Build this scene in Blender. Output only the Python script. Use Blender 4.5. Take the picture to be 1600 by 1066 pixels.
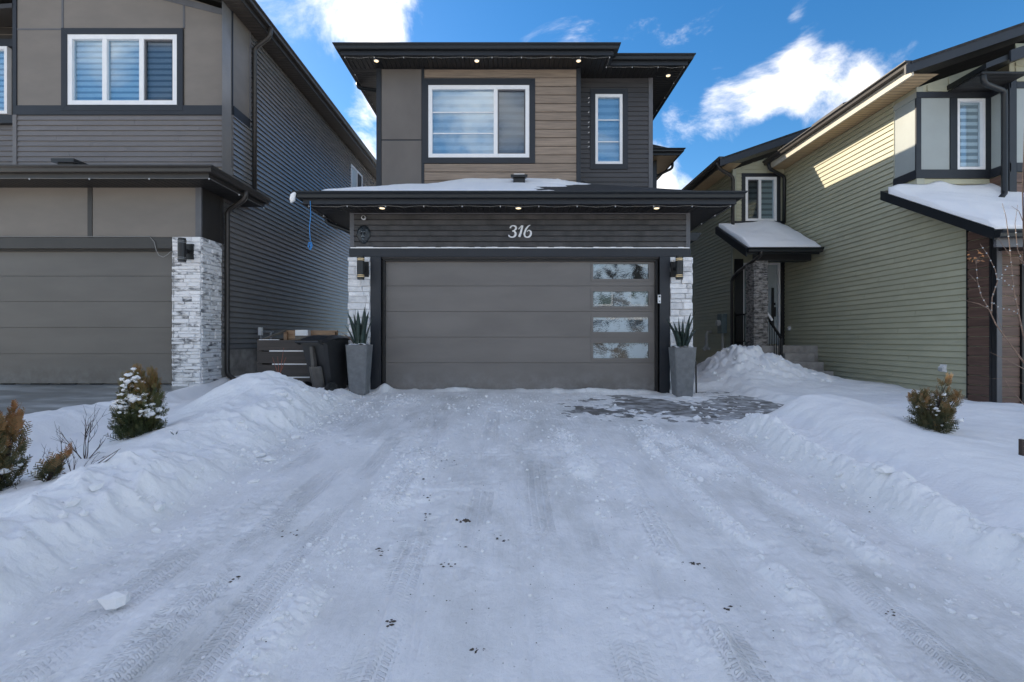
import bpy, math, random
import numpy as np
from mathutils import Vector, Matrix

# ------------------------------------------------------------------ camera, sky, sun, exposure
for o in list(bpy.data.objects): bpy.data.objects.remove(o)
scene = bpy.context.scene
COL = scene.collection
F, CX, HZ, CAMZ = 748.0, 800.0, 530.0, 0.96      # focal length in photo pixels, vanishing point, camera height over garage slab
cam_d = bpy.data.cameras.new('camera'); cam = bpy.data.objects.new('camera', cam_d); COL.objects.link(cam)
cam.location = (0, 0, CAMZ); cam.rotation_euler = (math.radians(90), 0, 0)
cam_d.sensor_width = 36; cam_d.lens = 36 * F / 1600; cam_d.shift_y = -0.0019
cam_d.clip_start = 0.05; cam_d.clip_end = 2000
scene.camera = cam
SUN_EL, SUN_AZ = math.radians(31.0), math.radians(35.0)   # azimuth: from -X turned towards +Y
to_sun = Vector((-math.cos(SUN_EL) * math.cos(SUN_AZ), math.cos(SUN_EL) * math.sin(SUN_AZ), math.sin(SUN_EL)))
sun_d = bpy.data.lights.new('sun', 'SUN'); sun_d.energy = 2.9; sun_d.angle = math.radians(0.53); sun_d.color = (1.0, 0.86, 0.66)
sun = bpy.data.objects.new('sun', sun_d); COL.objects.link(sun)
sun.rotation_euler = (-to_sun).to_track_quat('-Z', 'Y').to_euler()
sun.location = (-20, 14, 14)
scene.view_settings.view_transform = 'Standard'; scene.view_settings.look = 'None'
scene.view_settings.exposure = 1.4; scene.view_settings.gamma = 1.0

def make_world():
    w = bpy.data.worlds.new('World'); scene.world = w; w.use_nodes = True
    nt = w.node_tree; nt.nodes.clear(); N = nt.nodes.new; L = nt.links.new
    out = N('ShaderNodeOutputWorld'); bg = N('ShaderNodeBackground'); bg.inputs[1].default_value = 0.13
    sky = N('ShaderNodeTexSky'); sky.sky_type = 'NISHITA'; sky.sun_disc = False
    sky.sun_elevation = SUN_EL; sky.sun_rotation = math.atan2(to_sun.x, to_sun.y)
    sky.air_density = 1.0; sky.dust_density = 0.25; sky.ozone_density = 2.0
    hs = N('ShaderNodeHueSaturation'); hs.inputs['Saturation'].default_value = 1.36; hs.inputs['Value'].default_value = 0.58
    L(sky.outputs[0], hs.inputs['Color'])
    tc = N('ShaderNodeTexCoord'); sep = N('ShaderNodeSeparateXYZ'); L(tc.outputs['Generated'], sep.inputs[0])
    def math_(op, a, b=None):
        n = N('ShaderNodeMath'); n.operation = op
        for i, v in enumerate((a, b)):
            if v is None: continue
            if isinstance(v, (int, float)): n.inputs[i].default_value = v
            else: L(v, n.inputs[i])
        return n.outputs[0]
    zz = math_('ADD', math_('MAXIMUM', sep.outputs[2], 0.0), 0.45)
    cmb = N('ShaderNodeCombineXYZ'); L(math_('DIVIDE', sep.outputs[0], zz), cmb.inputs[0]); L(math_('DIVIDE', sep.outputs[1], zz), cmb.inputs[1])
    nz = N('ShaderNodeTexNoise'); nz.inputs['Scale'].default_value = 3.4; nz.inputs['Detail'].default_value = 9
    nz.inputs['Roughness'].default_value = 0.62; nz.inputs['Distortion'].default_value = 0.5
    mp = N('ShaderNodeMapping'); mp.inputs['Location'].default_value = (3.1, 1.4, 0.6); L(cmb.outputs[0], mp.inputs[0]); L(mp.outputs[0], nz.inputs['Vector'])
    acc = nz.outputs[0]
    # cumulus drifts in view, and negative weights that clear the blue between (direction, angular size, weight)
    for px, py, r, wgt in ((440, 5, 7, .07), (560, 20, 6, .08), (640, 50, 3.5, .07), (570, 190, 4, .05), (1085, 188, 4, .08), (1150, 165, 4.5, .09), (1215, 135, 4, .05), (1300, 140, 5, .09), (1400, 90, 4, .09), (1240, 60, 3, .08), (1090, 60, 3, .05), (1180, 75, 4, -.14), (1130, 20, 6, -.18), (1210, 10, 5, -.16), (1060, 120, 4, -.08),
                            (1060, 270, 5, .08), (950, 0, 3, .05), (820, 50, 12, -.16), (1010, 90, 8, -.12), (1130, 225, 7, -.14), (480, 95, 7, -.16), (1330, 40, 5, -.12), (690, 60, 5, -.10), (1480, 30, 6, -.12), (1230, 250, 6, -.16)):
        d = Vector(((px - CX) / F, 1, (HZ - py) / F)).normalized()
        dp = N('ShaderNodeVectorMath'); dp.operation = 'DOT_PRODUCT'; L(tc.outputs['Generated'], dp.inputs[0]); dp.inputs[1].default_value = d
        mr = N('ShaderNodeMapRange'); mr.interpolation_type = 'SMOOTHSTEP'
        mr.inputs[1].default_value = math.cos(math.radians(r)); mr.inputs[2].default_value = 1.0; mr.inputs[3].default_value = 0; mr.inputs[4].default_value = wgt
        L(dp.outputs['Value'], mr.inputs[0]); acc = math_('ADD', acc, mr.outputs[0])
    ramp = N('ShaderNodeMapRange'); ramp.interpolation_type = 'SMOOTHSTEP'; ramp.inputs[1].default_value = 0.43; ramp.inputs[2].default_value = 0.70  # low threshold adds extra cloud beyond the frame to whiten the light
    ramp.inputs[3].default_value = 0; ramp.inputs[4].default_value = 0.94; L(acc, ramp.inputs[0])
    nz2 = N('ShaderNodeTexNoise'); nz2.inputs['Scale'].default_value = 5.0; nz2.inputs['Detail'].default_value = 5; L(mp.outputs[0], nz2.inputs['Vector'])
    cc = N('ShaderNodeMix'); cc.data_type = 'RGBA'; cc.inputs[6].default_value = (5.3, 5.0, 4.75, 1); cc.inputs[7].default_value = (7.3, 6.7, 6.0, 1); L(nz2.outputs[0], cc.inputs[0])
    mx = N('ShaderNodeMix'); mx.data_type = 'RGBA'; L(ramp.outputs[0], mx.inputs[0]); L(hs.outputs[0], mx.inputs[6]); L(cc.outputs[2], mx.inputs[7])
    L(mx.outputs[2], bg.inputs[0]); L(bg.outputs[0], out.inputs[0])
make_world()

# ------------------------------------------------------------------ helpers
def PX(px, Y): return (px - CX) * Y / F
def PZ(py, Y): return CAMZ + (HZ - py) * Y / F
rng = random.Random(7)
ORG = {}

class MB:
    def __init__(s): s.v = []; s.f = []; s.smooth = False; s.tint = None
    def add(s, vs, fs):
        n = len(s.v); s.v.extend([tuple(p) for p in vs]); s.f.extend([tuple(i + n for i in f) for f in fs]); return s
    def box(s, x0, x1, y0, y1, z0, z1):
        if x0 > x1: x0, x1 = x1, x0
        if y0 > y1: y0, y1 = y1, y0
        if z0 > z1: z0, z1 = z1, z0
        return s.add([(x0, y0, z0), (x1, y0, z0), (x1, y1, z0), (x0, y1, z0), (x0, y0, z1), (x1, y0, z1), (x1, y1, z1), (x0, y1, z1)],
                     [(0, 3, 2, 1), (4, 5, 6, 7), (0, 1, 5, 4), (1, 2, 6, 5), (2, 3, 7, 6), (3, 0, 4, 7)])
    def prism(s, poly, d):
        """poly: list of 3D points (planar), extruded along vector d"""
        n = len(poly); d = Vector(d); top = [tuple(Vector(p) + d) for p in poly]
        s.add(list(poly) + top, [tuple(range(n - 1, -1, -1)), tuple(range(n, 2 * n))] + [(i, (i + 1) % n, n + (i + 1) % n, n + i) for i in range(n)])
        return s
    def ext(s, prof, axis, a0, a1, base, sgn=1, m0=0, m1=0):
        """profile of (out, up) pairs run along an axis; out goes -Y (axis x) or sgn*X (axis y); m = mitre at each end"""
        n = len(prof); vs = []
        for a, m, k in ((a0, m0, -1), (a1, m1, 1)):
            for o, u in prof:
                aa = a + k * m * o
                vs.append((aa, base[0] - o, base[1] + u) if axis == 'x' else (base[0] + sgn * o, aa, base[1] + u))
        s.add(vs, [tuple(range(n)), tuple(range(2 * n - 1, n - 1, -1))] + [(i, n + i, n + (i + 1) % n, (i + 1) % n) for i in range(n)])
        return s
    def tube(s, pts, r, n=8, sq=None, cap=True):
        pts = [Vector(p) for p in pts]; rs = r if isinstance(r, (list, tuple)) else [r] * len(pts)
        up = Vector((0, 0, 1)); vs = []; prev = None
        for i, p in enumerate(pts):
            t = (pts[min(i + 1, len(pts) - 1)] - pts[max(i - 1, 0)])
            t = t.normalized() if t.length > 1e-9 else Vector((0, 0, 1))
            if prev is None:
                a = t.cross(up if abs(t.z) < .95 else Vector((1, 0, 0))).normalized()
            else:
                a = (prev - t * prev.dot(t)); a = a.normalized() if a.length > 1e-6 else t.orthogonal().normalized()
            prev = a; b = t.cross(a)
            for k in range(n):
                th = 2 * math.pi * (k + .5) / n
                q = a * math.cos(th) * rs[i] + b * math.sin(th) * rs[i]
                if sq: q = Vector((q.x * sq[0], q.y * sq[1], q.z * sq[2]))
                vs.append(p + q)
        fs = []
        for i in range(len(pts) - 1):
            for k in range(n):
                k2 = (k + 1) % n; fs.append((i * n + k, i * n + k2, (i + 1) * n + k2, (i + 1) * n + k))
        if cap: fs += [tuple(range(n - 1, -1, -1)), tuple(range((len(pts) - 1) * n, len(pts) * n))]
        s.add(vs, fs); return s
    def lathe(s, prof, c, axis='z', n=16):
        vs = []; fs = []
        for r, h in prof:
            for k in range(n):
                th = 2 * math.pi * k / n; a, b = r * math.cos(th), r * math.sin(th)
                vs.append({'z': (c[0] + a, c[1] + b, c[2] + h), 'y': (c[0] + a, c[1] + h, c[2] + b), 'x': (c[0] + h, c[1] + a, c[2] + b)}[axis])
        m = len(prof)
        for i in range(m - 1):
            for k in range(n):
                k2 = (k + 1) % n; fs.append((i * n + k, i * n + k2, (i + 1) * n + k2, (i + 1) * n + k))
        fs += [tuple(range(n - 1, -1, -1)), tuple(range((m - 1) * n, m * n))]
        s.add(vs, fs); return s
    def build(s, name, mat, parent=None, smooth=None):
        vs = np.array(s.v, dtype=np.float64); lo = vs.min(0); hi = vs.max(0)
        c = Vector(((lo[0] + hi[0]) / 2, (lo[1] + hi[1]) / 2, lo[2]))
        me = bpy.data.meshes.new(name); me.from_pydata([tuple(p) for p in (vs - np.array(c))], [], s.f)
        import bmesh
        if len(s.f) < 20000:
            b = bmesh.new(); b.from_mesh(me); bmesh.ops.recalc_face_normals(b, faces=b.faces); b.to_mesh(me); b.free()
        me.materials.append(mat)
        if s.tint is not None:
            at = me.attributes.new('tint', 'FLOAT', 'POINT'); at.data.foreach_set('value', np.array(s.tint, dtype=np.float32))
        if s.smooth or smooth: me.polygons.foreach_set('use_smooth', [True] * len(me.polygons))
        o = bpy.data.objects.new(name, me); COL.objects.link(o)
        o.location = c - (ORG[parent] if parent else Vector((0, 0, 0))); o.parent = parent; ORG[o] = c
        return o

def thing(name, label, cat, loc=(0, 0, 0), group=None, local=False):
    o = bpy.data.objects.new(name, None); COL.objects.link(o); o.empty_display_size = .2
    o['label'] = label; o['category'] = cat
    if group: o['group'] = group
    if local: ORG[o] = Vector((0, 0, 0))
    else: o.location = loc; ORG[o] = Vector(loc)
    return o
def tag(o, label, cat, group=None, kind=None):
    o['label'] = label; o['category'] = cat
    if group: o['group'] = group
    if kind: o['kind'] = kind
    return o

# ------------------------------------------------------------------ materials
def M(name, col, rough=.6, var=.12, scale=6, stretch=(1, 1, 1), bump=0, bscale=80, bdist=.004, metal=0, rnd=0, spec=.5, col2=None, lo=.35, hi=.65, detail=5, coat=0):
    m = bpy.data.materials.new(name); m.use_nodes = True; nt = m.node_tree; N = nt.nodes.new; L = nt.links.new
    p = nt.nodes['Principled BSDF']; p.inputs['Roughness'].default_value = rough; p.inputs['Metallic'].default_value = metal
    p.inputs['Specular IOR Level'].default_value = spec; p.inputs['Coat Weight'].default_value = coat
    g = N('ShaderNodeNewGeometry'); mp = N('ShaderNodeMapping'); mp.inputs['Scale'].default_value = stretch; L(g.outputs['Position'], mp.inputs[0])
    if rnd:
        oi = N('ShaderNodeObjectInfo'); ml = N('ShaderNodeMath'); ml.operation = 'MULTIPLY'; ml.inputs[1].default_value = 37.0; L(oi.outputs['Random'], ml.inputs[0])
        va = N('ShaderNodeVectorMath'); va.operation = 'ADD'; L(mp.outputs[0], va.inputs[0]); L(ml.outputs[0], va.inputs[1]); vec = va.outputs[0]
    else: vec = mp.outputs[0]
    nz = N('ShaderNodeTexNoise'); nz.inputs['Scale'].default_value = scale; nz.inputs['Detail'].default_value = detail; nz.inputs['Roughness'].default_value = .6; L(vec, nz.inputs['Vector'])
    mr = N('ShaderNodeMapRange'); mr.inputs[1].default_value = lo; mr.inputs[2].default_value = hi; L(nz.outputs[0], mr.inputs[0])
    mx = N('ShaderNodeMix'); mx.data_type = 'RGBA'; L(mr.outputs[0], mx.inputs[0])
    c1 = [c * (1 - var) for c in col]; c2 = list(col2) if col2 else [min(1, c * (1 + var)) for c in col]
    mx.inputs[6].default_value = (*c1, 1); mx.inputs[7].default_value = (*c2, 1); outc = mx.outputs[2]
    if rnd:
        hv = N('ShaderNodeHueSaturation'); r2 = N('ShaderNodeMapRange'); r2.inputs[3].default_value = 1 - rnd; r2.inputs[4].default_value = 1 + rnd
        L(oi.outputs['Random'], r2.inputs[0]); L(r2.outputs[0], hv.inputs['Value']); L(outc, hv.inputs['Color']); outc = hv.outputs[0]
    L(outc, p.inputs['Base Color'])
    if bump:
        b = N('ShaderNodeBump'); b.inputs['Strength'].default_value = bump; b.inputs['Distance'].default_value = bdist
        n2 = N('ShaderNodeTexNoise'); n2.inputs['Scale'].default_value = bscale; n2.inputs['Detail'].default_value = 6; L(vec, n2.inputs['Vector']); L(n2.outputs[0], b.inputs['Height']); L(b.outputs[0], p.inputs['Normal'])
    return m
def EM(name, col, st):
    m = bpy.data.materials.new(name); m.use_nodes = True; nt = m.node_tree; p = nt.nodes['Principled BSDF']
    p.inputs['Base Color'].default_value = (*col, 1); p.inputs['Emission Color'].default_value = (*col, 1); p.inputs['Emission Strength'].default_value = st
    return m
def GLASS(name, tint=(.75, .85, .9), refl=.3, frost=None):
    m = bpy.data.materials.new(name); m.use_nodes = True; nt = m.node_tree; nt.nodes.clear(); N = nt.nodes.new; L = nt.links.new
    out = N('ShaderNodeOutputMaterial'); tr = N('ShaderNodeBsdfTransparent'); tr.inputs[0].default_value = (*tint, 1)
    gl = N('ShaderNodeBsdfGlossy'); gl.inputs['Roughness'].default_value = .02; gl.inputs[0].default_value = (.9, .95, 1, 1)
    lw = N('ShaderNodeLayerWeight'); lw.inputs[0].default_value = .5; pw = N('ShaderNodeMath'); pw.operation = 'POWER'; pw.inputs[1].default_value = 4; L(lw.outputs['Facing'], pw.inputs[0])
    mr = N('ShaderNodeMapRange'); mr.inputs[3].default_value = refl; mr.inputs[4].default_value = 1; L(pw.outputs[0], mr.inputs[0])
    mx = N('ShaderNodeMixShader'); L(mr.outputs[0], mx.inputs[0]); L(tr.outputs[0], mx.inputs[1]); L(gl.outputs[0], mx.inputs[2]); last = mx.outputs[0]
    if frost:
        g = N('ShaderNodeNewGeometry'); n1 = N('ShaderNodeTexNoise'); n1.inputs['Scale'].default_value = 3.2; n1.inputs['Detail'].default_value = 4; n1.inputs['Distortion'].default_value = .8; L(g.outputs['Position'], n1.inputs['Vector'])
        n2 = N('ShaderNodeTexNoise'); n2.inputs['Scale'].default_value = 55; n2.inputs['Detail'].default_value = 5; L(g.outputs['Position'], n2.inputs['Vector'])
        ad = N('ShaderNodeMath'); ad.operation = 'MULTIPLY_ADD'; ad.inputs[1].default_value = .5; L(n2.outputs[0], ad.inputs[0]); L(n1.outputs[0], ad.inputs[2])
        r = N('ShaderNodeMapRange'); r.inputs[1].default_value = .66; r.inputs[2].default_value = .82; r.inputs[4].default_value = frost; L(ad.outputs[0], r.inputs[0])
        df = N('ShaderNodeBsdfDiffuse'); df.inputs[0].default_value = (.52, .60, .64, 1)
        m2 = N('ShaderNodeMixShader'); L(r.outputs[0], m2.inputs[0]); L(last, m2.inputs[1]); L(df.outputs[0], m2.inputs[2]); last = m2.outputs[0]
    L(last, out.inputs[0]); return m
def STRIPE(name, c1, c2, period, axis=2, duty=.5, soft=.08, phase=0.0, rough=.7):
    """zebra blind: horizontal bands woven into the fabric"""
    m = bpy.data.materials.new(name); m.use_nodes = True; nt = m.node_tree; N = nt.nodes.new; L = nt.links.new; p = nt.nodes['Principled BSDF']; p.inputs['Roughness'].default_value = rough
    g = N('ShaderNodeNewGeometry'); s = N('ShaderNodeSeparateXYZ'); L(g.outputs['Position'], s.inputs[0])
    a = N('ShaderNodeMath'); a.operation = 'MULTIPLY_ADD'; a.inputs[1].default_value = 1 / period; a.inputs[2].default_value = phase; L(s.outputs[axis], a.inputs[0])
    fr = N('ShaderNodeMath'); fr.operation = 'PINGPONG'; fr.inputs[1].default_value = .5; L(a.outputs[0], fr.inputs[0])
    r = N('ShaderNodeMapRange'); r.interpolation_type = 'SMOOTHSTEP'; r.inputs[1].default_value = duty * .5 - soft; r.inputs[2].default_value = duty * .5 + soft; L(fr.outputs[0], r.inputs[0])
    mx = N('ShaderNodeMix'); mx.data_type = 'RGBA'; mx.inputs[6].default_value = (*c1, 1); mx.inputs[7].default_value = (*c2, 1); L(r.outputs[0], mx.inputs[0]); L(mx.outputs[2], p.inputs['Base Color'])
    return m
def SOFFIT(name, col, axis, period=.1):
    m = M(name, col, rough=.5, var=.06); nt = m.node_tree; N = nt.nodes.new; L = nt.links.new; p = nt.nodes['Principled BSDF']
    g = N('ShaderNodeNewGeometry'); s = N('ShaderNodeSeparateXYZ'); L(g.outputs['Position'], s.inputs[0])
    a = N('ShaderNodeMath'); a.operation = 'MULTIPLY'; a.inputs[1].default_value = 1 / period; L(s.outputs[axis], a.inputs[0])
    fr = N('ShaderNodeMath'); fr.operation = 'PINGPONG'; fr.inputs[1].default_value = .5; L(a.outputs[0], fr.inputs[0])
    r = N('ShaderNodeMapRange'); r.inputs[1].default_value = .02; r.inputs[2].default_value = .12; L(fr.outputs[0], r.inputs[0])
    b = N('ShaderNodeBump'); b.inputs['Strength'].default_value = 1; b.inputs['Distance'].default_value = .015; L(r.outputs[0], b.inputs['Height']); L(b.outputs[0], p.inputs['Normal'])
    src = p.inputs['Base Color'].links[0].from_socket
    mx = N('ShaderNodeMix'); mx.data_type = 'RGBA'; mx.inputs[6].default_value = (*[c * .35 for c in col], 1); L(r.outputs[0], mx.inputs[0]); L(src, mx.inputs[7]); L(mx.outputs[2], p.inputs['Base Color'])
    return m
def WOOD(name, c1, c2, axis=0, rnd=.15):
    st = [30, 30, 30]; st[axis] = 1.5
    m = M(name, c1, rough=.55, var=.18, scale=1.2, stretch=tuple(st), col2=c2, rnd=rnd, bump=.35, bscale=2.2, bdist=.003, lo=.3, hi=.72, detail=7)
    return m
def SNOW(name, dirt=0.0):
    m = bpy.data.materials.new(name); m.use_nodes = True; nt = m.node_tree; N = nt.nodes.new; L = nt.links.new; p = nt.nodes['Principled BSDF']
    p.inputs['Roughness'].default_value = .62; p.inputs['Specular IOR Level'].default_value = .35
    p.inputs['Subsurface Weight'].default_value = 0.0
    g = N('ShaderNodeNewGeometry')
    def noise(sc, de=5, ro=.6, st=(1, 1, 1)):
        mp = N('ShaderNodeMapping'); mp.inputs['Scale'].default_value = st; L(g.outputs['Position'], mp.inputs[0])
        n = N('ShaderNodeTexNoise'); n.inputs['Scale'].default_value = sc; n.inputs['Detail'].default_value = de; n.inputs['Roughness'].default_value = ro; L(mp.outputs[0], n.inputs['Vector']); return n.outputs[0]
    mx = N('ShaderNodeMix'); mx.data_type = 'RGBA'; mx.inputs[6].default_value = (.83, .828, .83, 1); mx.inputs[7].default_value = (.91, .905, .90, 1); L(noise(1.3, 7), mx.inputs[0]); c = mx.outputs[2]
    if dirt:
        at = N('ShaderNodeAttribute'); at.attribute_name = 'dirt'
        m2 = N('ShaderNodeMix'); m2.data_type = 'RGBA'; m2.inputs[7].default_value = (.545, .545, .525, 1); L(c, m2.inputs[6])
        r = N('ShaderNodeMapRange'); r.inputs[1].default_value = .40; r.inputs[2].default_value = .62; r.inputs[4].default_value = .95; L(noise(2.6, 10, .72, (1, .55, 1)), r.inputs[0])
        k = N('ShaderNodeMath'); k.operation = 'MULTIPLY'; L(r.outputs[0], k.inputs[0]); L(at.outputs['Fac'], k.inputs[1]); L(k.outputs[0], m2.inputs[0]); c = m2.outputs[2]
        # sand and grit specks on the packed snow
        v = N('ShaderNodeTexVoronoi'); v.inputs['Scale'].default_value = 26; v.inputs['Randomness'].default_value = 1; L(g.outputs['Position'], v.inputs['Vector'])
        rv = N('ShaderNodeMapRange'); rv.inputs[1].default_value = .16; rv.inputs[2].default_value = .07; L(v.outputs['Distance'], rv.inputs[0])
        rn = N('ShaderNodeMapRange'); rn.inputs[1].default_value = .58; rn.inputs[2].default_value = .66; L(noise(1.7, 4), rn.inputs[0])
        k2 = N('ShaderNodeMath'); k2.operation = 'MULTIPLY'; L(rv.outputs[0], k2.inputs[0]); L(rn.outputs[0], k2.inputs[1])
        k3 = N('ShaderNodeMath'); k3.operation = 'MULTIPLY'; L(k2.outputs[0], k3.inputs[0]); L(at.outputs['Fac'], k3.inputs[1])
        m3 = N('ShaderNodeMix'); m3.data_type = 'RGBA'; m3.inputs[7].default_value = (.12, .10, .085, 1); L(k3.outputs[0], m3.inputs[0]); L(c, m3.inputs[6]); c = m3.outputs[2]
        rr = N('ShaderNodeMapRange'); rr.inputs[3].default_value = .65; rr.inputs[4].default_value = .36; L(at.outputs['Fac'], rr.inputs[0]); L(rr.outputs[0], p.inputs['Roughness'])
    L(c, p.inputs['Base Color'])
    b1 = N('ShaderNodeBump'); b1.inputs['Strength'].default_value = .75; b1.inputs['Distance'].default_value = .014; L(noise(30, 9, .68), b1.inputs['Height'])
    b2 = N('ShaderNodeBump'); b2.inputs['Strength'].default_value = .35; b2.inputs['Distance'].default_value = .003; L(noise(160, 4), b2.inputs['Height']); L(b1.outputs[0], b2.inputs['Normal']); last = b2.outputs[0]
    if dirt:
        # scrape marks along the drive, only on the packed part
        b3 = N('ShaderNodeBump'); b3.inputs['Distance'].default_value = .010; L(at.outputs['Fac'], b3.inputs['Strength']); L(noise(1.0, 6, .6, (38, 2.2, 10)), b3.inputs['Height']); L(last, b3.inputs['Normal']); last = b3.outputs[0]
    if dirt:
        # tyre tread pressed into the tracks: crisp bars across each wheel line
        a1 = N('ShaderNodeAttribute'); a1.attribute_name = 'tread'; a2 = N('ShaderNodeAttribute'); a2.attribute_name = 'track_x'; sp = N('ShaderNodeSeparateXYZ'); L(g.outputs['Position'], sp.inputs[0])
        def mt(op, a, b):
            n = N('ShaderNodeMath'); n.operation = op
            for i, v in enumerate((a, b)):
                if isinstance(v, (int, float)): n.inputs[i].default_value = v
                elif v is not None: L(v, n.inputs[i])
            return n.outputs[0]
        ph = mt('ADD', sp.outputs[1], mt('MULTIPLY', mt('ABSOLUTE', a2.outputs['Fac'], None), .6)); ph = mt('ADD', ph, mt('MULTIPLY', noise(9, 3), .012))
        w_ = mt('SINE', mt('MULTIPLY', ph, 2 * math.pi / .026), None); rib = mt('SINE', mt('MULTIPLY', a2.outputs['Fac'], 2 * math.pi / .055), None)
        mr = N('ShaderNodeMapRange'); mr.interpolation_type = 'SMOOTHSTEP'; mr.inputs[1].default_value = -.2; mr.inputs[2].default_value = .5; L(w_, mr.inputs[0])
        mr2 = N('ShaderNodeMapRange'); mr2.interpolation_type = 'SMOOTHSTEP'; mr2.inputs[1].default_value = -.8; mr2.inputs[2].default_value = -.3; L(rib, mr2.inputs[0])
        b4 = N('ShaderNodeBump'); b4.inputs['Distance'].default_value = .009; L(mt('MULTIPLY', a1.outputs['Fac'], .9), b4.inputs['Strength']); L(mt('MULTIPLY', mr.outputs[0], mr2.outputs[0]), b4.inputs['Height']); L(last, b4.inputs['Normal']); last = b4.outputs[0]
    L(last, p.inputs['Normal'])
    return m
def TINTED(name, stops, rough=.6):
    m = bpy.data.materials.new(name); m.use_nodes = True; nt = m.node_tree; N = nt.nodes.new; L = nt.links.new; p = nt.nodes['Principled BSDF']; p.inputs['Roughness'].default_value = rough
    at = N('ShaderNodeAttribute'); at.attribute_name = 'tint'; cr = N('ShaderNodeValToRGB'); e = cr.color_ramp.elements
    e[0].position, e[0].color = stops[0][0], (*stops[0][1], 1); e[1].position, e[1].color = stops[-1][0], (*stops[-1][1], 1)
    for q, c in stops[1:-1]: n = e.new(q); n.color = (*c, 1)
    L(at.outputs['Fac'], cr.inputs[0]); L(cr.outputs[0], p.inputs['Base Color']); return m

def add_splash(m, z0, z1, col):
    """road salt dried on the lowest door section"""
    nt = m.node_tree; N = nt.nodes.new; L = nt.links.new; p = nt.nodes['Principled BSDF']; src = p.inputs['Base Color'].links[0].from_socket
    g = N('ShaderNodeNewGeometry'); s = N('ShaderNodeSeparateXYZ'); L(g.outputs['Position'], s.inputs[0]); r = N('ShaderNodeMapRange'); r.interpolation_type = 'SMOOTHSTEP'; r.inputs[1].default_value = z1; r.inputs[2].default_value = z0; r.inputs[4].default_value = .75; L(s.outputs[2], r.inputs[0])
    n = N('ShaderNodeTexNoise'); n.inputs['Scale'].default_value = 5; n.inputs['Detail'].default_value = 9; n.inputs['Roughness'].default_value = .7; L(g.outputs['Position'], n.inputs['Vector'])
    r2 = N('ShaderNodeMapRange'); r2.inputs[1].default_value = .42; r2.inputs[2].default_value = .68; L(n.outputs[0], r2.inputs[0]); k = N('ShaderNodeMath'); k.operation = 'MULTIPLY'; L(r.outputs[0], k.inputs[0]); L(r2.outputs[0], k.inputs[1])
    mx = N('ShaderNodeMix'); mx.data_type = 'RGBA'; L(k.outputs[0], mx.inputs[0]); L(src, mx.inputs[6]); mx.inputs[7].default_value = (*col, 1); L(mx.outputs[2], p.inputs['Base Color'])
m_snow = SNOW('snow_clean'); m_snowg = SNOW('snow_packed', 1.0)
m_conc = M('frosted_concrete', (.165, .155, .145), rough=.42, var=.25, scale=5, stretch=(1, 1.5, 1), bump=.35, bscale=60, col2=(.62, .63, .645), lo=.42, hi=.70, detail=12)
m_ice = M('icy_concrete', (.27, .28, .272), rough=.28, var=.2, scale=1.8, stretch=(.5, 1.6, 1), col2=(.66, .69, .70), lo=.46, hi=.75, bump=.2, bscale=30, detail=8)
m_found = M('foundation_concrete', (.30, .28, .25), rough=.85, var=.3, scale=4, bump=.4, bscale=40)
m_navy = M('navy_trim', (.013, .016, .022), rough=.5, var=.1, scale=3)
m_black = M('black_metal', (.013, .013, .014), rough=.42, var=.1)
m_gutter = M('dark_gutter', (.008, .010, .012), rough=.45, var=.1, scale=3)
m_gutbrown = M('brown_gutter', (.034, .030, .027), rough=.42, var=.1, scale=3)
m_charsid = M('charcoal_siding', (.050, .049, .052), rough=.5, var=.12, scale=2.2, stretch=(.6, .6, 3), rnd=.05)
m_garsid = M('charcoal_garage_siding', (.045, .042, .042), rough=.48, var=.38, scale=3.5, stretch=(1.2, 1, .5), rnd=.06, col2=(.066, .061, .060))
m_leftsid = M('grey_siding', (.145, .135, .133), rough=.45, var=.07, scale=2.2, rnd=.03)
m_leftside = M('lightened_side_siding', (.195, .187, .182), rough=.24, var=.08, scale=2.0, rnd=.04)  # side-wall copy of the grey siding, lightened to carry its stronger sky light
m_greensid = M('green_siding', (.42, .41, .295), rough=.5, var=.07, scale=2.0, rnd=.03)
m_panel = M('grey_cement_panel', (.125, .110, .099), rough=.5, var=.1, scale=1.4, stretch=(1, 1, .6))
m_lpanel = M('taupe_cement_panel', (.175, .152, .130), rough=.5, var=.08, scale=1.6, stretch=(.7, 1, 1.6))
m_gpanel = M('pale_green_panel', (.33, .36, .35), rough=.45, var=.06, scale=1.5)
m_gtrim = M('sage_corner_trim', (.36, .365, .29), rough=.5, var=.06)
m_greytrim = M('grey_corner_trim', (.10, .10, .108), rough=.45, var=.08)
m_door = M('garage_door_paint', (.155, .142, .132), rough=.42, var=.10, scale=1.1, stretch=(.6, 1, 2.2), bump=.15, bscale=220, bdist=.001)
m_ldoor = M('left_garage_door_paint', (.118, .108, .098), rough=.42, var=.10, scale=1.1, stretch=(.6, 1, 2.2), bump=.15, bscale=220, bdist=.001)
add_splash(m_door, .0, .55, (.24, .235, .23)); add_splash(m_ldoor, .15, .65, (.20, .195, .19))
m_wood = WOOD('brown_wood_siding', (.195, .148, .112), (.30, .232, .178), 0, .10)
m_rwood = WOOD('red_brown_boards', (.085, .048, .036), (.19, .115, .085), 0, .12)
m_rwoody = WOOD('red_brown_boards_side', (.075, .042, .031), (.16, .092, .068), 1, .12)
m_white = M('white_vinyl', (.78, .78, .79), rough=.35, var=.03)
m_glass = GLASS('window_glass', (.72, .82, .88), .14)
m_glassd = GLASS('screened_glass', (.58, .63, .67), .06)
m_glassw = GLASS('pale_glass', (.84, .90, .93), .08)
m_frost = GLASS('frosted_garage_glass', (.40, .46, .48), .16, frost=.85)
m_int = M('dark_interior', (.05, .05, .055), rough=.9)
m_blind = STRIPE('zebra_blind', (.55, .60, .64), (.82, .85, .88), .17, duty=.45, soft=.12)
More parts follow.
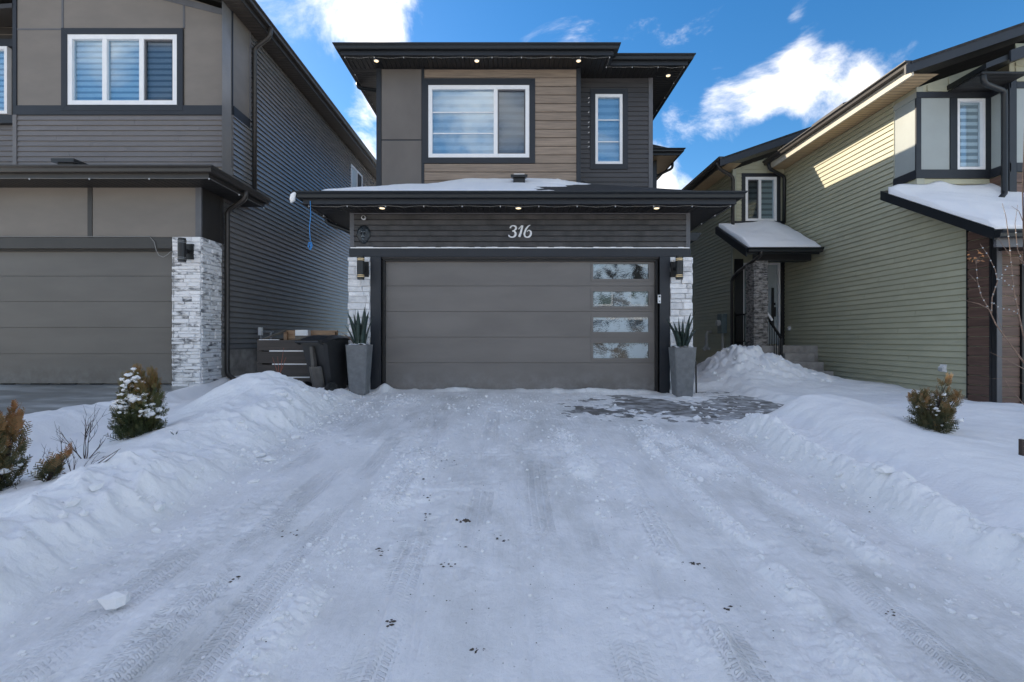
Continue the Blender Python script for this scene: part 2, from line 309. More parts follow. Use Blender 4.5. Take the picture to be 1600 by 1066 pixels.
m_blindl = STRIPE('slat_blind', (.34, .42, .47), (.88, .92, .94), .115, duty=.35, soft=.10)
m_blindr = STRIPE('striped_blind', (.42, .45, .47), (.95, .95, .95), .125, duty=.5, soft=.05)
m_blindw = STRIPE('grey_striped_blind', (.14, .15, .15), (.36, .38, .36), .15, duty=.4, soft=.05)
m_soffx = SOFFIT('black_soffit_front', (.012, .012, .013), 0); m_soffy = SOFFIT('black_soffit_side', (.012, .012, .013), 1)
m_soffbr = SOFFIT('brown_soffit', (.060, .050, .042), 1); m_sofftan = SOFFIT('tan_soffit', (.50, .36, .21), 1)
m_shing = M('asphalt_shingles', (.020, .020, .022), rough=.9, var=.4, scale=9, bump=.8, bscale=35, bdist=.012)
m_stone = M('white_ledgestone', (.70, .70, .71), rough=.75, var=.12, scale=7, bump=.9, bscale=28, bdist=.010, rnd=.14, col2=(.84, .83, .83))
m_stoned = M('smudged_ledgestone', (.14, .145, .155), rough=.8, var=.1, scale=5.0, stretch=(.7, .7, 1.7), bump=.9, bscale=28, bdist=.010, rnd=.08, col2=(.78, .77, .77), lo=.35, hi=.48)
m_stoner = M('grey_ledgestone', (.09, .085, .08), rough=.8, var=.2, scale=14, stretch=(.7, .7, 2), bump=.8, bscale=40, bdist=.008, col2=(.36, .34, .32), lo=.38, hi=.60)
m_planter = M('planter_concrete', (.16, .165, .17), rough=.8, var=.15, scale=12, bump=.5, bscale=120, bdist=.003)
m_darkwood = WOOD('dark_stained_boards', (.020, .015, .013), (.042, .032, .028), 0, .2)
m_tanwood = WOOD('raw_cedar_boards', (.25, .14, .075), (.42, .27, .16), 0, .15)
m_greywood = WOOD('weathered_boards', (.17, .14, .11), (.26, .22, .18), 1, .1)
m_binblk = M('black_bin_plastic', (.016, .016, .017), rough=.38, var=.15, scale=9)
m_bingry = M('grey_bin_plastic', (.075, .068, .062), rough=.45, var=.2, scale=9)
m_bingrn = M('green_bin_plastic', (.015, .075, .030), rough=.4, var=.15, scale=9)
m_rubber = M('black_rubber', (.012, .012, .012), rough=.8)
m_plast = M('white_plastic', (.72, .72, .72), rough=.35, var=.03)
m_grey = M('grey_metal', (.26, .27, .28), rough=.5, var=.1, scale=12)
m_conduit = M('conduit_pvc', (.40, .40, .38), rough=.5, var=.08)
m_meter = M('meter_grey_green', (.12, .16, .165), rough=.5, var=.1)
m_lamp = EM('lamp_glow', (1.0, .78, .45), 6.0); m_pot = EM('soffit_lamp', (1.0, .76, .42), .75)
m_ring = EM('lantern_glow', (.9, .70, .40), .08)
m_bulb = M('clear_bulb', (.40, .42, .44), rough=.2, var=.05)
m_wire = M('pale_wire', (.24, .235, .225), rough=.5, var=.05); m_dwire = M('dark_wire', (.05, .05, .05), rough=.5)
m_blue = M('blue_cord', (.035, .22, .55), rough=.6)
m_leafp = M('agave_leaf', (.018, .040, .034), rough=.4, var=.35, scale=14, col2=(.045, .075, .062))
m_cedar = TINTED('cedar_foliage', [(0, (.022, .034, .012)), (.40, (.060, .075, .024)), (.70, (.140, .115, .035)), (1, (.24, .120, .04))])
m_cedarb = TINTED('burnt_cedar_foliage', [(0, (.025, .032, .013)), (.38, (.080, .080, .030)), (.62, (.20, .130, .05)), (1, (.34, .150, .055))])
m_bark = M('twig_bark', (.050, .032, .026), rough=.8, var=.3, scale=30); m_redtwig = M('red_dogwood', (.22, .060, .030), rough=.6, var=.2, scale=30)
m_barkl = M('pale_twig', (.20, .135, .10), rough=.8, var=.3, scale=30)
m_dleaf = M('dry_leaf', (.45, .20, .07), rough=.7, var=.3, scale=40)
m_dirt = M('frozen_dirt', (.085, .070, .056), rough=.95, var=.4, scale=40, bump=.6, bscale=60)
m_number = M('number_paint', (.80, .80, .81), rough=.4, var=.03)
m_lion = M('lion_metal', (.020, .026, .032), rough=.38, var=.2, scale=30, metal=.3)
m_lionhi = TINTED('lion_relief', [(0, (.006, .008, .010)), (.5, (.035, .045, .055)), (1, (.42, .48, .52))], rough=.4)  # highlights on raised features and dark hollows are put into the colour
m_doorw = M('entry_door_paint', (.40, .45, .46), rough=.4, var=.05); m_doorg = M('sidelite_glass', (.16, .21, .21), rough=.15, var=.2)
m_step = M('concrete_step', (.33, .31, .29), rough=.85, var=.2, scale=5, bump=.3, bscale=50)

# ------------------------------------------------------------------ ground, driveways, snow
def gz(y): return np.where(y < 8.4, -0.078 * (8.4 - np.maximum(y, 0)), 0.0)
def gzf(y): return float(gz(np.array(y)))
_perm = np.random.RandomState(3).permutation(4096)
def perlin(x, y, seed=0):
    xi = np.floor(x).astype(np.int64); yi = np.floor(y).astype(np.int64); xf = x - xi; yf = y - yi
    def grad(ix, iy, dx, dy):
        h = _perm[(_perm[(ix + seed * 131) & 4095] + iy) & 4095]; a = h * (2 * math.pi / 4096.0) * 7.0
        return np.cos(a) * dx + np.sin(a) * dy
    u = xf * xf * xf * (xf * (xf * 6 - 15) + 10); v = yf * yf * yf * (yf * (yf * 6 - 15) + 10)
    a = grad(xi, yi, xf, yf); b = grad(xi + 1, yi, xf - 1, yf); c = grad(xi, yi + 1, xf, yf - 1); d = grad(xi + 1, yi + 1, xf - 1, yf - 1)
    return (a + (b - a) * u) * (1 - v) + (c + (d - c) * u) * v
def fbm(x, y, oct=4, seed=0, gain=.5):
    s = 0; a = 1.0
    for k in range(oct): s = s + a * perlin(x * 2 ** k, y * 2 ** k, seed + k * 7); a *= gain
    return s
def ss(a, b, x):
    t = np.clip((x - a) / (b - a), 0, 1); return t * t * (3 - 2 * t)
def G(x, y, cx, cy, sx, sy): return np.exp(-((x - cx) / sx) ** 2 - ((y - cy) / sy) ** 2)
def billow(x, y, oct, seed): 
    s = 0; a = 1.0
    for k in range(oct): s = s + a * (1 - 2 * np.abs(perlin(x * 2 ** k, y * 2 ** k, seed + k * 5))); a *= .5
    return s
def tread(x, y, xc, w, period, ang, dep, y0, y1, seed, soft=.03):
    """one tyre track: a pressed strip with a herringbone of tread bars"""
    xc = xc + .05 * perlin(y * .45, y * 0 + seed * 3.3, seed)
    u = (x - xc) / w; m = ss(1.0, .8, np.abs(u)) * ss(y0, y0 + .4, y) * ss(y1, y1 - .5, y) * ss(-.25, .15, perlin(x * 1.3, y * 1.1, seed + 3))
    bars = np.sin(2 * math.pi * (y + ang * np.abs(x - xc)) / period); gro = np.cos(u * math.pi * 3.0)
    return m * (-dep * .8 + dep * .35 * ss(-.1, .5, bars) * ss(-.7, -.2, gro)), m, x - xc
def snow_height(x, y, full=False):
    base = gz(y) + .15 * ss(-5.15, -5.5, x) + 0 * x
    wob = .10 * perlin(y * .8, x * 0 + 4.2, 5) + .05 * perlin(y * 2.3, x * 0 + 1.2, 6)
    toeL = -2.42 + wob; toeR = 2.62 + .8 * wob
    n1 = fbm(x * 1.1, y * 1.1, 4, 1); n2 = fbm(x * 4.2, y * 4.2, 4, 11); n3 = fbm(x * 13, y * 13, 4, 21)
    lump = np.maximum(0, billow(x * 2.6, y * 2.6, 4, 31) - .55)
    # packed snow on the driveway
    t = .022 + .010 * n1 + .0055 * n2 * ss(-.4, .5, perlin(x * .9, y * .5, 8)) + .0022 * n3
    dirt = np.clip(.55 + .6 * fbm(x * .8, y * .35, 3, 61), 0, 1); tm = 0 * x; tx = 0 * x
    for xc, w, per, ang, dep, y0, y1, sd in ((-2.08, .14, .036, .55, .013, 1.0, 7.4, 1), (-1.70, .13, .034, -.5, .012, 1.0, 6.2, 2), (-1.36, .10, .038, .4, .008, 1.6, 7.8, 3), (-.62, .12, .034, .5, .010, .8, 3.6, 4), (-.25, .10, .034, -.4, .007, .8, 7.8, 5),
                                             (-.95, .10, .045, .6, .008, 3.2, 7.6, 9), (.22, .11, .045, .3, .006, 1, 5.0, 10), (1.02, .11, .045, .5, .006, .8, 4.5, 6), (1.95, .10, .05, .5, .005, 1.0, 5.0, 7), (.55, .10, .042, -.4, .005, 1, 3.6, 12)):
        d, mm, dx_ = tread(x, y, xc, w, per, ang, dep, y0, y1, sd); t = t + d; tx = np.where(mm > tm, dx_, tx); tm = np.maximum(tm, mm); dirt = np.clip(dirt + .12 * mm, 0, 1)
    # thin scored lines left by a shovel edge and sled runners
    for xc, amp, ph, wd, dp, y0, y1 in ((-.72, .10, .3, .010, .007, 1.2, 6.5), (-.52, .16, 1.1, .008, .006, 1.0, 5.0), (-.40, .05, 2.0, .009, .005, 1.0, 7.0), (.05, .04, .7, .012, .004, 1.0, 6.0), (.42, .22, 2.6, .009, .006, 1.4, 4.4), (.85, .18, 3.9, .010, .006, 1.0, 4.0), (1.25, .10, 5.0, .009, .005, 1.2, 5.2), (-1.0, .25, 4.4, .009, .006, 4.2, 7.8), (-.3, .35, 5.4, .010, .006, 4.8, 7.9), (1.8, .06, 1.6, .010, .004, 1.0, 5.5)):
        u = x - xc - amp * np.sin(y * .8 + ph) - .03 * perlin(y * 1.1, y * 0 + ph, 47); k_ = ss(y0, y0 + .5, y) * ss(y1, y1 - .7, y) * ss(-.3, .1, perlin(y * .9, y * 0 + ph * 2, 48) + .1)
        t = t - k_ * dp * np.exp(-(u / wd) ** 2) + k_ * dp * .6 * np.exp(-((u - 2.3 * wd) / wd) ** 2)
    # shovel streaks running along the drive
    st = perlin(x * 17 + .6 * perlin(x * .5, y * .6, 44), y * .55, 41) * .0035 + perlin(x * 45, y * .9, 42) * .0016
    t = t + st * ss(-.9, .6, x + .4 * n1)
    # windrows of loose snow left by the shovel
    def wind(xc, w, h, y0, y1, sd, sl=0.0):
        c = xc + sl * (y - 3.5) + .06 * perlin(y * 1.3, y * 0 + sd, sd)
        env = ss(y0, y0 + .5, y) * ss(y1, y1 - .6, y) * ss(-.2, .25, perlin(y * 1.6, y * 0 + sd * 1.7, sd + 2) + .05)
        e_ = env * np.exp(-((x - c) / w) ** 2)
        return .55 * h * e_ * (.35 + .8 * np.clip(billow(x * 5, y * 5, 3, sd + 50), 0, 1.2)) + ss(.12, .5, e_) * (.016 * np.clip(billow(x * 19, y * 19, 3, sd + 60) - .1, 0, 1.3) + .006 * n3)
    for a in ((-1.12, .10, .085, 1.4, 3.3, 71, .0), (-.98, .17, .035, 3.4, 5.2, 72, .02), (.70, .13, .055, 3.5, 6.0, 73, -.04), (1.52, .075, .055, 1.6, 6.1, 74, -.01), (2.22, .08, .05, 2.4, 5.8, 75, -.06), (.98, .10, .022, 1.2, 5.0, 76, .05), (-2.30, .12, .05, 4.1, 5.0, 77, 0), (1.95, .14, .05, 4.2, 6.2, 78, -.1)):
        w_ = wind(*a); t = t + w_; dirt = dirt * (1 - .85 * ss(.008, .03, w_))
    lo_ = ss(.75, 1.15, billow(x * 4.4, y * 4.4, 3, 83)) * ss(.0, .45, perlin(x * .9, y * .8, 84)); cr_ = ss(.55, 1.0, billow(x * 11, y * 11, 2, 87)) * ss(.05, .5, perlin(x * 1.1, y * .7, 88) + .25 * perlin(x * 3.5, y * 3, 89)); t = t + .022 * lo_ + .012 * cr_; dirt = dirt * (1 - .6 * lo_)
    # drift against the garage door, gaps of bare concrete in front of it on the right
    t = t + ss(8.42, 8.62, y) * (.018 + .05 * np.clip(fbm(x * 2.1, y * 0 + 3, 3, 91) + .05, 0, 1))
    t = t + .13 * G(x, y, -2.27, 8.52, .13, .16) + .05 * G(x, y, -.9, 8.6, .25, .08) + .045 * G(x, y, 1.5, 8.55, .35, .1) + .03 * G(x, y, 2.9, 8.2, .5, .22)
    bare = ss(-.2, 1.4, x) * ss(5.9, 7.0, y + .25 * n1) * ss(8.56, 8.38, y)
    t = t - bare * (.018 + .036 * ss(-.38, .55, .6 * fbm(x * 1.7, y * 2.6, 3, 94) + .45 * fbm(x * 7, y * 9, 4, 95) + .55 * ss(.8, 3.0, x)))
    walk = ss(2.35, 2.75, x) * ss(5.9, 6.9, y - .35 * (x - 3.2)) * ss(9.2, 8.7, y) * ss(4.55, 4.15, x + .25 * (y - 7.6) + .12 * n1)
    t = t + .02 * G(x, y, 2.6, 8.3, .3, .2)
    # left lawn and the bank thrown up beside the drive
    mL = ss(toeL + .05, toeL - .42, x)
    prof = ss(toeL, toeL - .70, x) * (1 - .85 * ss(-3.3, -4.4, x))
    rid = np.interp(y.ravel(), [0, 2, 3, 4, 5, 5.8, 6.6, 7.4, 8.2, 9], [.16, .16, .16, .18, .22, .26, .25, .13, .02, .0]).reshape(y.shape)
    L_ = .06 + prof * rid + .33 * G(x, y, -3.70, 6.85, .62, .52) + .10 * G(x, y, -4.25, 6.9, .45, .5) + .05 * lump * G(x, y, -3.4, 6.3, .7, 1.2) + .05 * np.clip(n1, -.8, .6) + .014 * n2 + .05 * G(x, y, -3.75, 5.15, .6, .5) + .07 * G(x, y, -3.1, 3.9, .5, .6)
    L_ = L_ + .10 * lump * ss(-2.3, -2.8, x) * ss(-3.7, -3.0, x) * ss(-.2, .5, perlin(x * .8, y * .9, 15) + .2) + .003 * n3
    slope_ = ss(toeL, toeL - .25, x) * ss(toeL - 1.25, toeL - .55, x); L_ = L_ + slope_ * (.035 * perlin(x * 1.2 + .4 * n1, y * 5.5, 19) + .022 * np.clip(billow(x * 6.5, y * 6.5, 3, 39), -.2, 1.2) + .006 * n3)
    L_ = L_ - .07 * G(x, y, -3.0, 4.6, .22, .8) - .05 * G(x, y, -3.5, 3.1, .3, .9)
    edge = -5.62 - .55 * ss(7.2, 5.8, y) - .6 * ss(5.8, 4.2, y) + .14 * n1
    clods = ss(edge - .05, edge + .12, x) * ss(edge + 1.1, edge + .35, x) * ss(7.9, 7.2, y)
    L_ = L_ * (1 - .6 * ss(-4.2, -5.1, x)) + .05 * clods * np.clip(billow(x * 2.9, y * 2.9, 3, 37) - .1, 0, 1.2)
    L_ = L_ * ss(edge, edge + .28, x) - .06 * ss(edge + .02, edge - .1, x)
    # right lawn
    mR = ss(toeR - .05, toeR + .38, x) * (1 - walk)
    profR = ss(toeR + .35, toeR + 1.2, x) * (1 - .55 * ss(3.9, 5.2, x))
    ridR = np.interp(y.ravel(), [0, 2, 3, 3.6, 4.8, 6.0, 6.6, 7.2, 8.4], [.15, .16, .18, .20, .28, .36, .35, .14, .05]).reshape(y.shape)
    R_ = .06 + profR * ridR * (1 - .4 * ss(6.9, 8.0, y)) + .045 * n1 * ss(7.2, 6.4, x) + .010 * n2 + .002 * n3 + .09 * lump * ss(2.5, 2.9, x) * ss(3.7, 3.1, x) * ss(-.25, .4, perlin(x * .9, y * .8, 17))
    slope_ = ss(toeR, toeR + .25, x) * ss(toeR + 1.2, toeR + .5, x); R_ = R_ + slope_ * (.028 * perlin(x * 1.2 + .4 * n1, y * 5.0, 20) + .024 * np.clip(billow(x * 6.0, y * 6.0, 3, 40), -.2, 1.2) + .006 * n3)
    berm = np.exp(-((x - toeR - .30 - .08 * n1) / .17) ** 2) * ss(6.3, 5.7, y); R_ = R_ + berm * (.085 + .07 * np.clip(billow(x * 4.5, y * 4.5, 4, 43), -.3, 1.2)) - .05 * np.exp(-((x - toeR - .72) / .14) ** 2) * ss(6.3, 5.7, y)
    R_ = R_ - .04 * G(x, y, 4.4, 5.0, .35, .35)
    pile = .62 * G(x, y, 4.75, 10.2, .75, .95) + .27 * G(x, y, 5.7, 9.8, .8, .7) + .04 * G(x, y, 6.4, 9.0, 1.0, .8)
    R_ = R_ + pile * (1 + .20 * n2 + .12 * lump + .05 * n3)
    R_ = R_ - .10 * ss(6.9, 7.5, x) * ss(9.4, 8.6, y)
    d_ = t * (1 - mL) * (1 - mR) + L_ * mL + R_ * mR
    d_ = d_ * (1 - walk) + walk * (-.012 + .026 * G(x, y, 3.0, 8.15, .4, .22) + .024 * np.clip(fbm(x * 7, y * 9, 4, 97) + .05, -1, 1))
    # yards behind and between the houses
    back = ss(8.6, 9.1, y) * ss(-2.6, -3.0, x); d_ = d_ * (1 - back) + back * (.08 + .05 * n1 + .80 * G(x, y, -3.35, 10.8, .6, 1.1))
    dirt = dirt * (1 - mL) * (1 - mR)
    if full: return base + d_, dirt * (1 - ss(9, 9.5, y)), tm * (1 - mL) * (1 - mR), tx
    return base + d_, dirt * (1 - ss(9, 9.5, y))

def build_snow():
    xs = np.unique(np.concatenate([np.arange(-14, -6.6, .09), np.arange(-6.6, -2.7, .026), np.arange(-2.7, 2.9, .0115), np.arange(2.9, 7.6, .028), np.arange(7.6, 14, .10)]).round(5))
    ys = [.9]
    while ys[-1] < 12.5: ys.append(ys[-1] + max(.006, .0032 * ys[-1]))
    ys = np.array(ys + list(np.arange(ys[-1] + .1, 26, .25)))
    X, Y = np.meshgrid(xs, ys); Z, dirt, tread_m, track_x = snow_height(X, Y, True)
    n, m = len(ys), len(xs)
    me = bpy.data.meshes.new('snow_cover'); me.vertices.add(n * m)
    me.vertices.foreach_set('co', np.stack([X, Y, Z], -1).astype(np.float32).ravel())
    idx = np.arange(n * m).reshape(n, m)
    q = np.stack([idx[:-1, :-1], idx[:-1, 1:], idx[1:, 1:], idx[1:, :-1]], -1).reshape(-1, 4)
    me.loops.add(q.size); me.loops.foreach_set('vertex_index', q.ravel().astype(np.int32))
    me.polygons.add(len(q)); me.polygons.foreach_set('loop_start', (np.arange(len(q)) * 4).astype(np.int32))
    me.polygons.foreach_set('use_smooth', np.ones(len(q), dtype=bool))
    me.update(calc_edges=True); me.validate()
    at = me.attributes.new('dirt', 'FLOAT', 'POINT'); at.data.foreach_set('value', dirt.astype(np.float32).ravel())
    for nm, arr in (('tread', tread_m), ('track_x', track_x)): me.attributes.new(nm, 'FLOAT', 'POINT').data.foreach_set('value', arr.astype(np.float32).ravel())
    me.materials.append(m_snowg); o = bpy.data.objects.new('snow_cover', me); COL.objects.link(o); o['kind'] = 'structure'
    print('snow quads', len(q))
build_snow()
def snow_z(x, y): return float(snow_height(np.array([[x]], float), np.array([[y]], float))[0][0, 0])
def struct(mb, name, mat): o = mb.build(name, mat); o['kind'] = 'structure'; return o
def slope_slab(x0, x1, y0, y1, dz, n=6):
    mb = MB(); ys = [y0 + (y1 - y0) * i / n for i in range(n + 1)]
    vs = []
    for y in ys: z = gzf(y) + dz; vs += [(x0, y, z), (x1, y, z), (x1, y, z - .15), (x0, y, z - .15)]
    fs = [(0, 1, 2, 3)] + [(4 * n + 3, 4 * n + 2, 4 * n + 1, 4 * n)]
    for i in range(n):
        for k in range(4): fs.append((4 * i + k, 4 * i + 4 + k, 4 * i + 4 + (k + 1) % 4, 4 * i + (k + 1) % 4))
    return mb.add(vs, fs)
struct(MB().add([(-300, -300, -1.0), (300, -300, -1.0), (300, 300, -1.0), (-300, 300, -1.0)], [(0, 1, 2, 3)]), 'ground', m_snow)
struct(MB().box(-60, 60, -40, .95, -.95, -.665), 'street', m_snow)
struct(slope_slab(-2.75, 3.2, .9, 8.78, -.004), 'driveway', m_conc)
struct(slope_slab(3.204, 5.0, 5.8, 10.5, -.004), 'footpath', m_conc)
struct(slope_slab(-11.4, -5.5, .9, 8.7, .146), 'neighbour_driveway', m_ice)

# ------------------------------------------------------------------ building blocks of the houses
GUT = [(0, 0), (.075, 0), (.085, .012), (.09, .055), (.125, .085), (.125, .105), (.11, .105), (.11, .09), (0, .09)]
GUT = [(0, 0), (.075, 0), (.085, .012), (.09, .055), (.125, .085), (.125, .105), (0, .105)]
def cells_y(mb, x0, x1, z0, z1, y0, y1, ops):
    xs = sorted({x0, x1, *[c for o in ops for c in o[:2]]}); zs = sorted({z0, z1, *[c for o in ops for c in o[2:4]]})
    for i in range(len(xs) - 1):
        for j in range(len(zs) - 1):
            a, b = (xs[i] + xs[i + 1]) / 2, (zs[j] + zs[j + 1]) / 2
            if a < x0 or a > x1 or b < z0 or b > z1: continue
            if any(o[0] < a < o[1] and o[2] < b < o[3] for o in ops): continue
            mb.box(xs[i], xs[i + 1], y0, y1, zs[j], zs[j + 1])
    return mb
def laps(parent, plane, at, a0, a1, z0, z1, h, mat, sgn=-1, ops=(), lim=None, name='siding_plank', proud=.022, gap=.012, flat=False, joint=0):
    """lap siding: every plank its own wedge. plane 'y': runs along X on the plane Y=at facing -Y; plane 'x': runs along Y on X=at facing sgn"""
    n = max(1, round((z1 - z0) / h)); h = (z1 - z0) / n
    for i in range(n):
        b, t = z0 + i * h, z0 + (i + 1) * h; lo, hi = (a0, a1) if lim is None else lim((b + t) / 2)
        seg = [(lo, hi)]
        for o in ops:
            if o[2] < t - .35 * h and o[3] > b + .35 * h:
                ns = []
                for s0, s1 in seg:
                    if o[1] <= s0 or o[0] >= s1: ns.append((s0, s1)); continue
                    if o[0] > s0: ns.append((s0, o[0]))
                    if o[1] < s1: ns.append((o[1], s1))
                seg = ns
        if joint:
            ns = []
            for s0, s1 in seg:
                c = s0 + joint * (.25 + .75 * ((i * .618) % 1))
                while c < s1 - .5: ns.append((s0, c - .002)); s0 = c + .002; c += joint
                ns.append((s0, s1))
            seg = ns
        for s0, s1 in seg:
            if s1 - s0 < .03: continue
            tt = t - .004
            pr = [(0, b + gap), (proud, b + gap * .8), (proud * .35, tt), (0, tt)] if not flat else [(0, b + .002), (proud * .55, b + .002), (proud, b + .008), (proud, tt - .010), (proud * .6, tt - .003), (0, tt - .003)]
            if plane == 'y': MB().ext(pr, 'x', s0, s1, (at, 0)).build(name, mat, parent)
            else: MB().ext(pr, 'y', s0, s1, (at, 0), sgn).build(name, mat, parent)
def window_y(house, x0, x1, z0, z1, Y, casing, cas_mat, muls=(), muntz=(), fw=.065, blind=None, dark=(), glass=None, head=0, glassd=None):
    """framed window on a wall facing -Y; x/z are the outer edges of the white frame"""
    fr = MB(); fr.box(x0, x1, Y - .022, Y + .07, z0, z0 + fw); fr.box(x0, x1, Y - .022, Y + .07, z1 - fw, z1)
    fr.box(x0, x0 + fw, Y - .022, Y + .07, z0 + fw, z1 - fw); fr.box(x1 - fw, x1, Y - .022, Y + .07, z0 + fw, z1 - fw)
    for mx in muls: fr.box(mx - fw * .5, mx + fw * .5, Y - .017, Y + .07, z0 + fw, z1 - fw)
    w = fr.build('window', m_white, house)
    if casing:
        c = casing
        for q in ([(x0 - c, z0 - c), (x1 + c, z0 - c), (x1, z0), (x0, z0)], [(x0 - c, z1 + c), (x0, z1), (x1, z1), (x1 + c, z1 + c)], [(x0 - c, z0 - c), (x0, z0), (x0, z1), (x0 - c, z1 + c)], [(x1, z0), (x1 + c, z0 - c), (x1 + c, z1 + c), (x1, z1)]):
            s = 1.5e-3; cx_, cz_ = sum(p[0] for p in q) / 4, sum(p[1] for p in q) / 4
            q = [(p[0] + (s if p[0] < cx_ else -s), p[1] + (s if p[1] < cz_ else -s)) for p in q]
            MB().prism([(a, Y - .034, b) for a, b in q], (0, .034, 0)).build('casing', cas_mat, w)
    xs = [x0 + fw] + [v for mx in muls for v in (mx - fw * .5, mx + fw * .5)] + [x1 - fw]
    for i in range(0, len(xs), 2):
        dk = (i // 2) in dark; a, b, c_, d = xs[i], xs[i + 1], z0 + fw, z1 - fw
        if dk:
            sf = MB(); e = .028
            sf.box(a, b, Y + .004, Y + .03, c_, c_ + e); sf.box(a, b, Y + .004, Y + .03, d - e, d); sf.box(a, a + e, Y + .004, Y + .03, c_ + e, d - e); sf.box(b - e, b, Y + .004, Y + .03, c_ + e, d - e); sf.build('screen_frame', m_greytrim, w)
        MB().box(a + .001, b - .001, Y + .032, Y + .040, c_ + .001, d - .001).build('pane', (glassd or m_glassd) if dk else (glass or m_glass), w)
        if not dk:
            for mz in muntz: MB().box(a, b, Y + .022, Y + .030, mz - .011, mz + .011).build('muntin', m_white, w)
    MB().box(x0 + fw * .6, x1 - fw * .6, Y + .085, Y + .095, z0 + fw * .6, z1 - fw * .6).build('blind', blind or m_blind, w)
    return w
def stones_y(parent, x0, x1, z0, z1, Y, mat, hr=(.055, .10), lr=(.12, .30), depth=.07, joint=.004, rg=None, join=False, out=None, xj=.012):
    rg = rg or rng; z = z0; mb = MB() if join else None
    while z < z1 - .01:
        h = rg.uniform(*hr); h = h if z + h < z1 - .035 else z1 - z
        x = x0 + rg.uniform(-xj, xj)
        xe = x1 + rg.uniform(-xj, xj)
        while x < xe - .01:
            l = rg.uniform(*lr); l = l if x + l < xe - .06 else xe - x
            stone(parent, mat, ('y', Y), x + joint / 2, x + l - joint / 2, z + joint / 2, z + h - joint / 2, depth * rg.uniform(.45, 1), rg, mb)
            x += l
        z += h
    if join: o = mb.build('stone_facing', mat, parent); o['kind'] = 'stuff'
def stones_x(parent, y0, y1, z0, z1, X, sgn, mat, hr=(.055, .10), lr=(.12, .30), depth=.07, joint=.004, rg=None, join=False):
    rg = rg or rng; z = z0; mb = MB() if join else None
    while z < z1 - .01:
        h = rg.uniform(*hr); h = h if z + h < z1 - .035 else z1 - z
        y = y0
        while y < y1 - .01:
            l = rg.uniform(*lr); l = l if y + l < y1 - .06 else y1 - y
            stone(parent, mat, ('x', X, sgn), y + joint / 2, y + l - joint / 2, z + joint / 2, z + h - joint / 2, depth * rg.uniform(.45, 1), rg, mb); y += l
        z += h
    if join: o = mb.build('stone_facing', mat, parent); o['kind'] = 'stuff'
def stone(parent, mat, pl, a0, a1, z0, z1, d, rg, mb=None):
    j = lambda s=.004: rg.uniform(-s, s); c = min(.012, (z1 - z0) * .22)
    ring = [[(a0, z0, 0), (a1, z0, 0), (a1, z1, 0), (a0, z1, 0)], [(a0, z0, d - c * .8), (a1, z0, d - c * .8), (a1, z1, d - c * .8), (a0, z1, d - c * .8)],
            [(a0 + c, z0 + c, d + j()), (a1 - c, z0 + c, d + j()), (a1 - c, z1 - c, d + j()), (a0 + c, z1 - c, d + j())]]
    vs = []
    for k, r in enumerate(ring):
        for a, z, o in r:
            if k == 2: a += j(.003); z += j(.003)
            vs.append((a, pl[1] - o, z) if pl[0] == 'y' else (pl[1] + pl[2] * o, a, z))
    fs = [(8, 9, 10, 11)] + [(4 * k + i, 4 * k + (i + 1) % 4, 4 * k + 4 + (i + 1) % 4, 4 * k + 4 + i) for k in range(2) for i in range(4)] + [(3, 2, 1, 0)]
    if mb is not None: mb.add(vs, fs)
    else: MB().add(vs, fs).build('stone', mat, parent)
def downspout(house, pts, mat, r=.036, n=4, snowy=False):
    """rectangular pipe with rounded elbows"""
    P = [Vector(p) for p in pts]; path = [P[0]]
    for i in range(1, len(P) - 1):
        a = (P[i - 1] - P[i]).normalized(); b = (P[i + 1] - P[i]).normalized(); k = .07
        path += [P[i] + a * k, P[i] + a * k * .3 + b * k * .3, P[i] + b * k]
    path.append(P[-1]); return MB().tube(path, r, 8).build('downspout', mat, house, smooth=True)
def roof_slab(poly, th=.05): return MB().prism(poly, (0, 0, th))
def string_lights(label, pts, step, group, sag=.02, mat=None, drop=.0):
    """wire stapled along an eave with a bulb at every clip"""
    P = [Vector(p) for p in pts]; clips = [P[0]]
    for a, b in zip(P[:-1], P[1:]):
        n = max(1, round((b - a).length / step)); clips += [a.lerp(b, (i + 1) / n) for i in range(n)]
    t = thing('string_lights', label, 'string lights', tuple(P[0]), group); path = []
    for a, b in zip(clips[:-1], clips[1:]):
        for k in range(4): u = k / 4; q = a.lerp(b, u); q.z -= sag * 4 * u * (1 - u) * rng.uniform(.4, 1.5); path.append(q)
    path.append(clips[-1]); MB().tube(path, .0034, 5).build('wire', mat or m_wire, t)
    for c in clips: MB().lathe([(.005, .010), (.011, .003), (.013, -.006), (.009, -.017), (.003, -.022)], (c.x, c.y, c.z - .006), n=8).build('bulb', m_bulb, t, smooth=True)
    return t

# ------------------------------------------------------------------ the house in the middle
YG, YU, YR = 8.6, 10.5, 10.88           # garage wall, upper storey left section, upper storey right section
gx = lambda p: PX(p, YG); gzp = lambda p: PZ(p, YG)
ux = lambda p: PX(p, YU); uz = lambda p: PZ(p, YU)
vx = lambda p: PX(p, YR); vz = lambda p: PZ(p, YR)
H = thing('house', 'dark two-storey house numbered 316, brown wood cladding above its grey double garage', 'house', (0, 14, 0))
GX0, GX1 = gx(548), gx(1077); DX0, DX1 = gx(596), gx(1030); DTOP = gzp(404)
SOF = 3.225
core = MB(); cells_y(core, GX0, GX1, -.1, 3.3, YG, YG + .16, [(DX0, DX1, -.1, DTOP)])
core.box(GX0, GX0 + .16, YG + .16, YU + .3, -.1, 3.5); core.box(GX1 - .16, GX1, YG + .16, YU + .3, -.1, 3.5)
wall = core.build('garage_wall', m_charsid, H)
laps(wall, 'y', YG, gx(554), gx(1071), gzp(386.5), gzp(335), .107, m_garsid, flat=True)
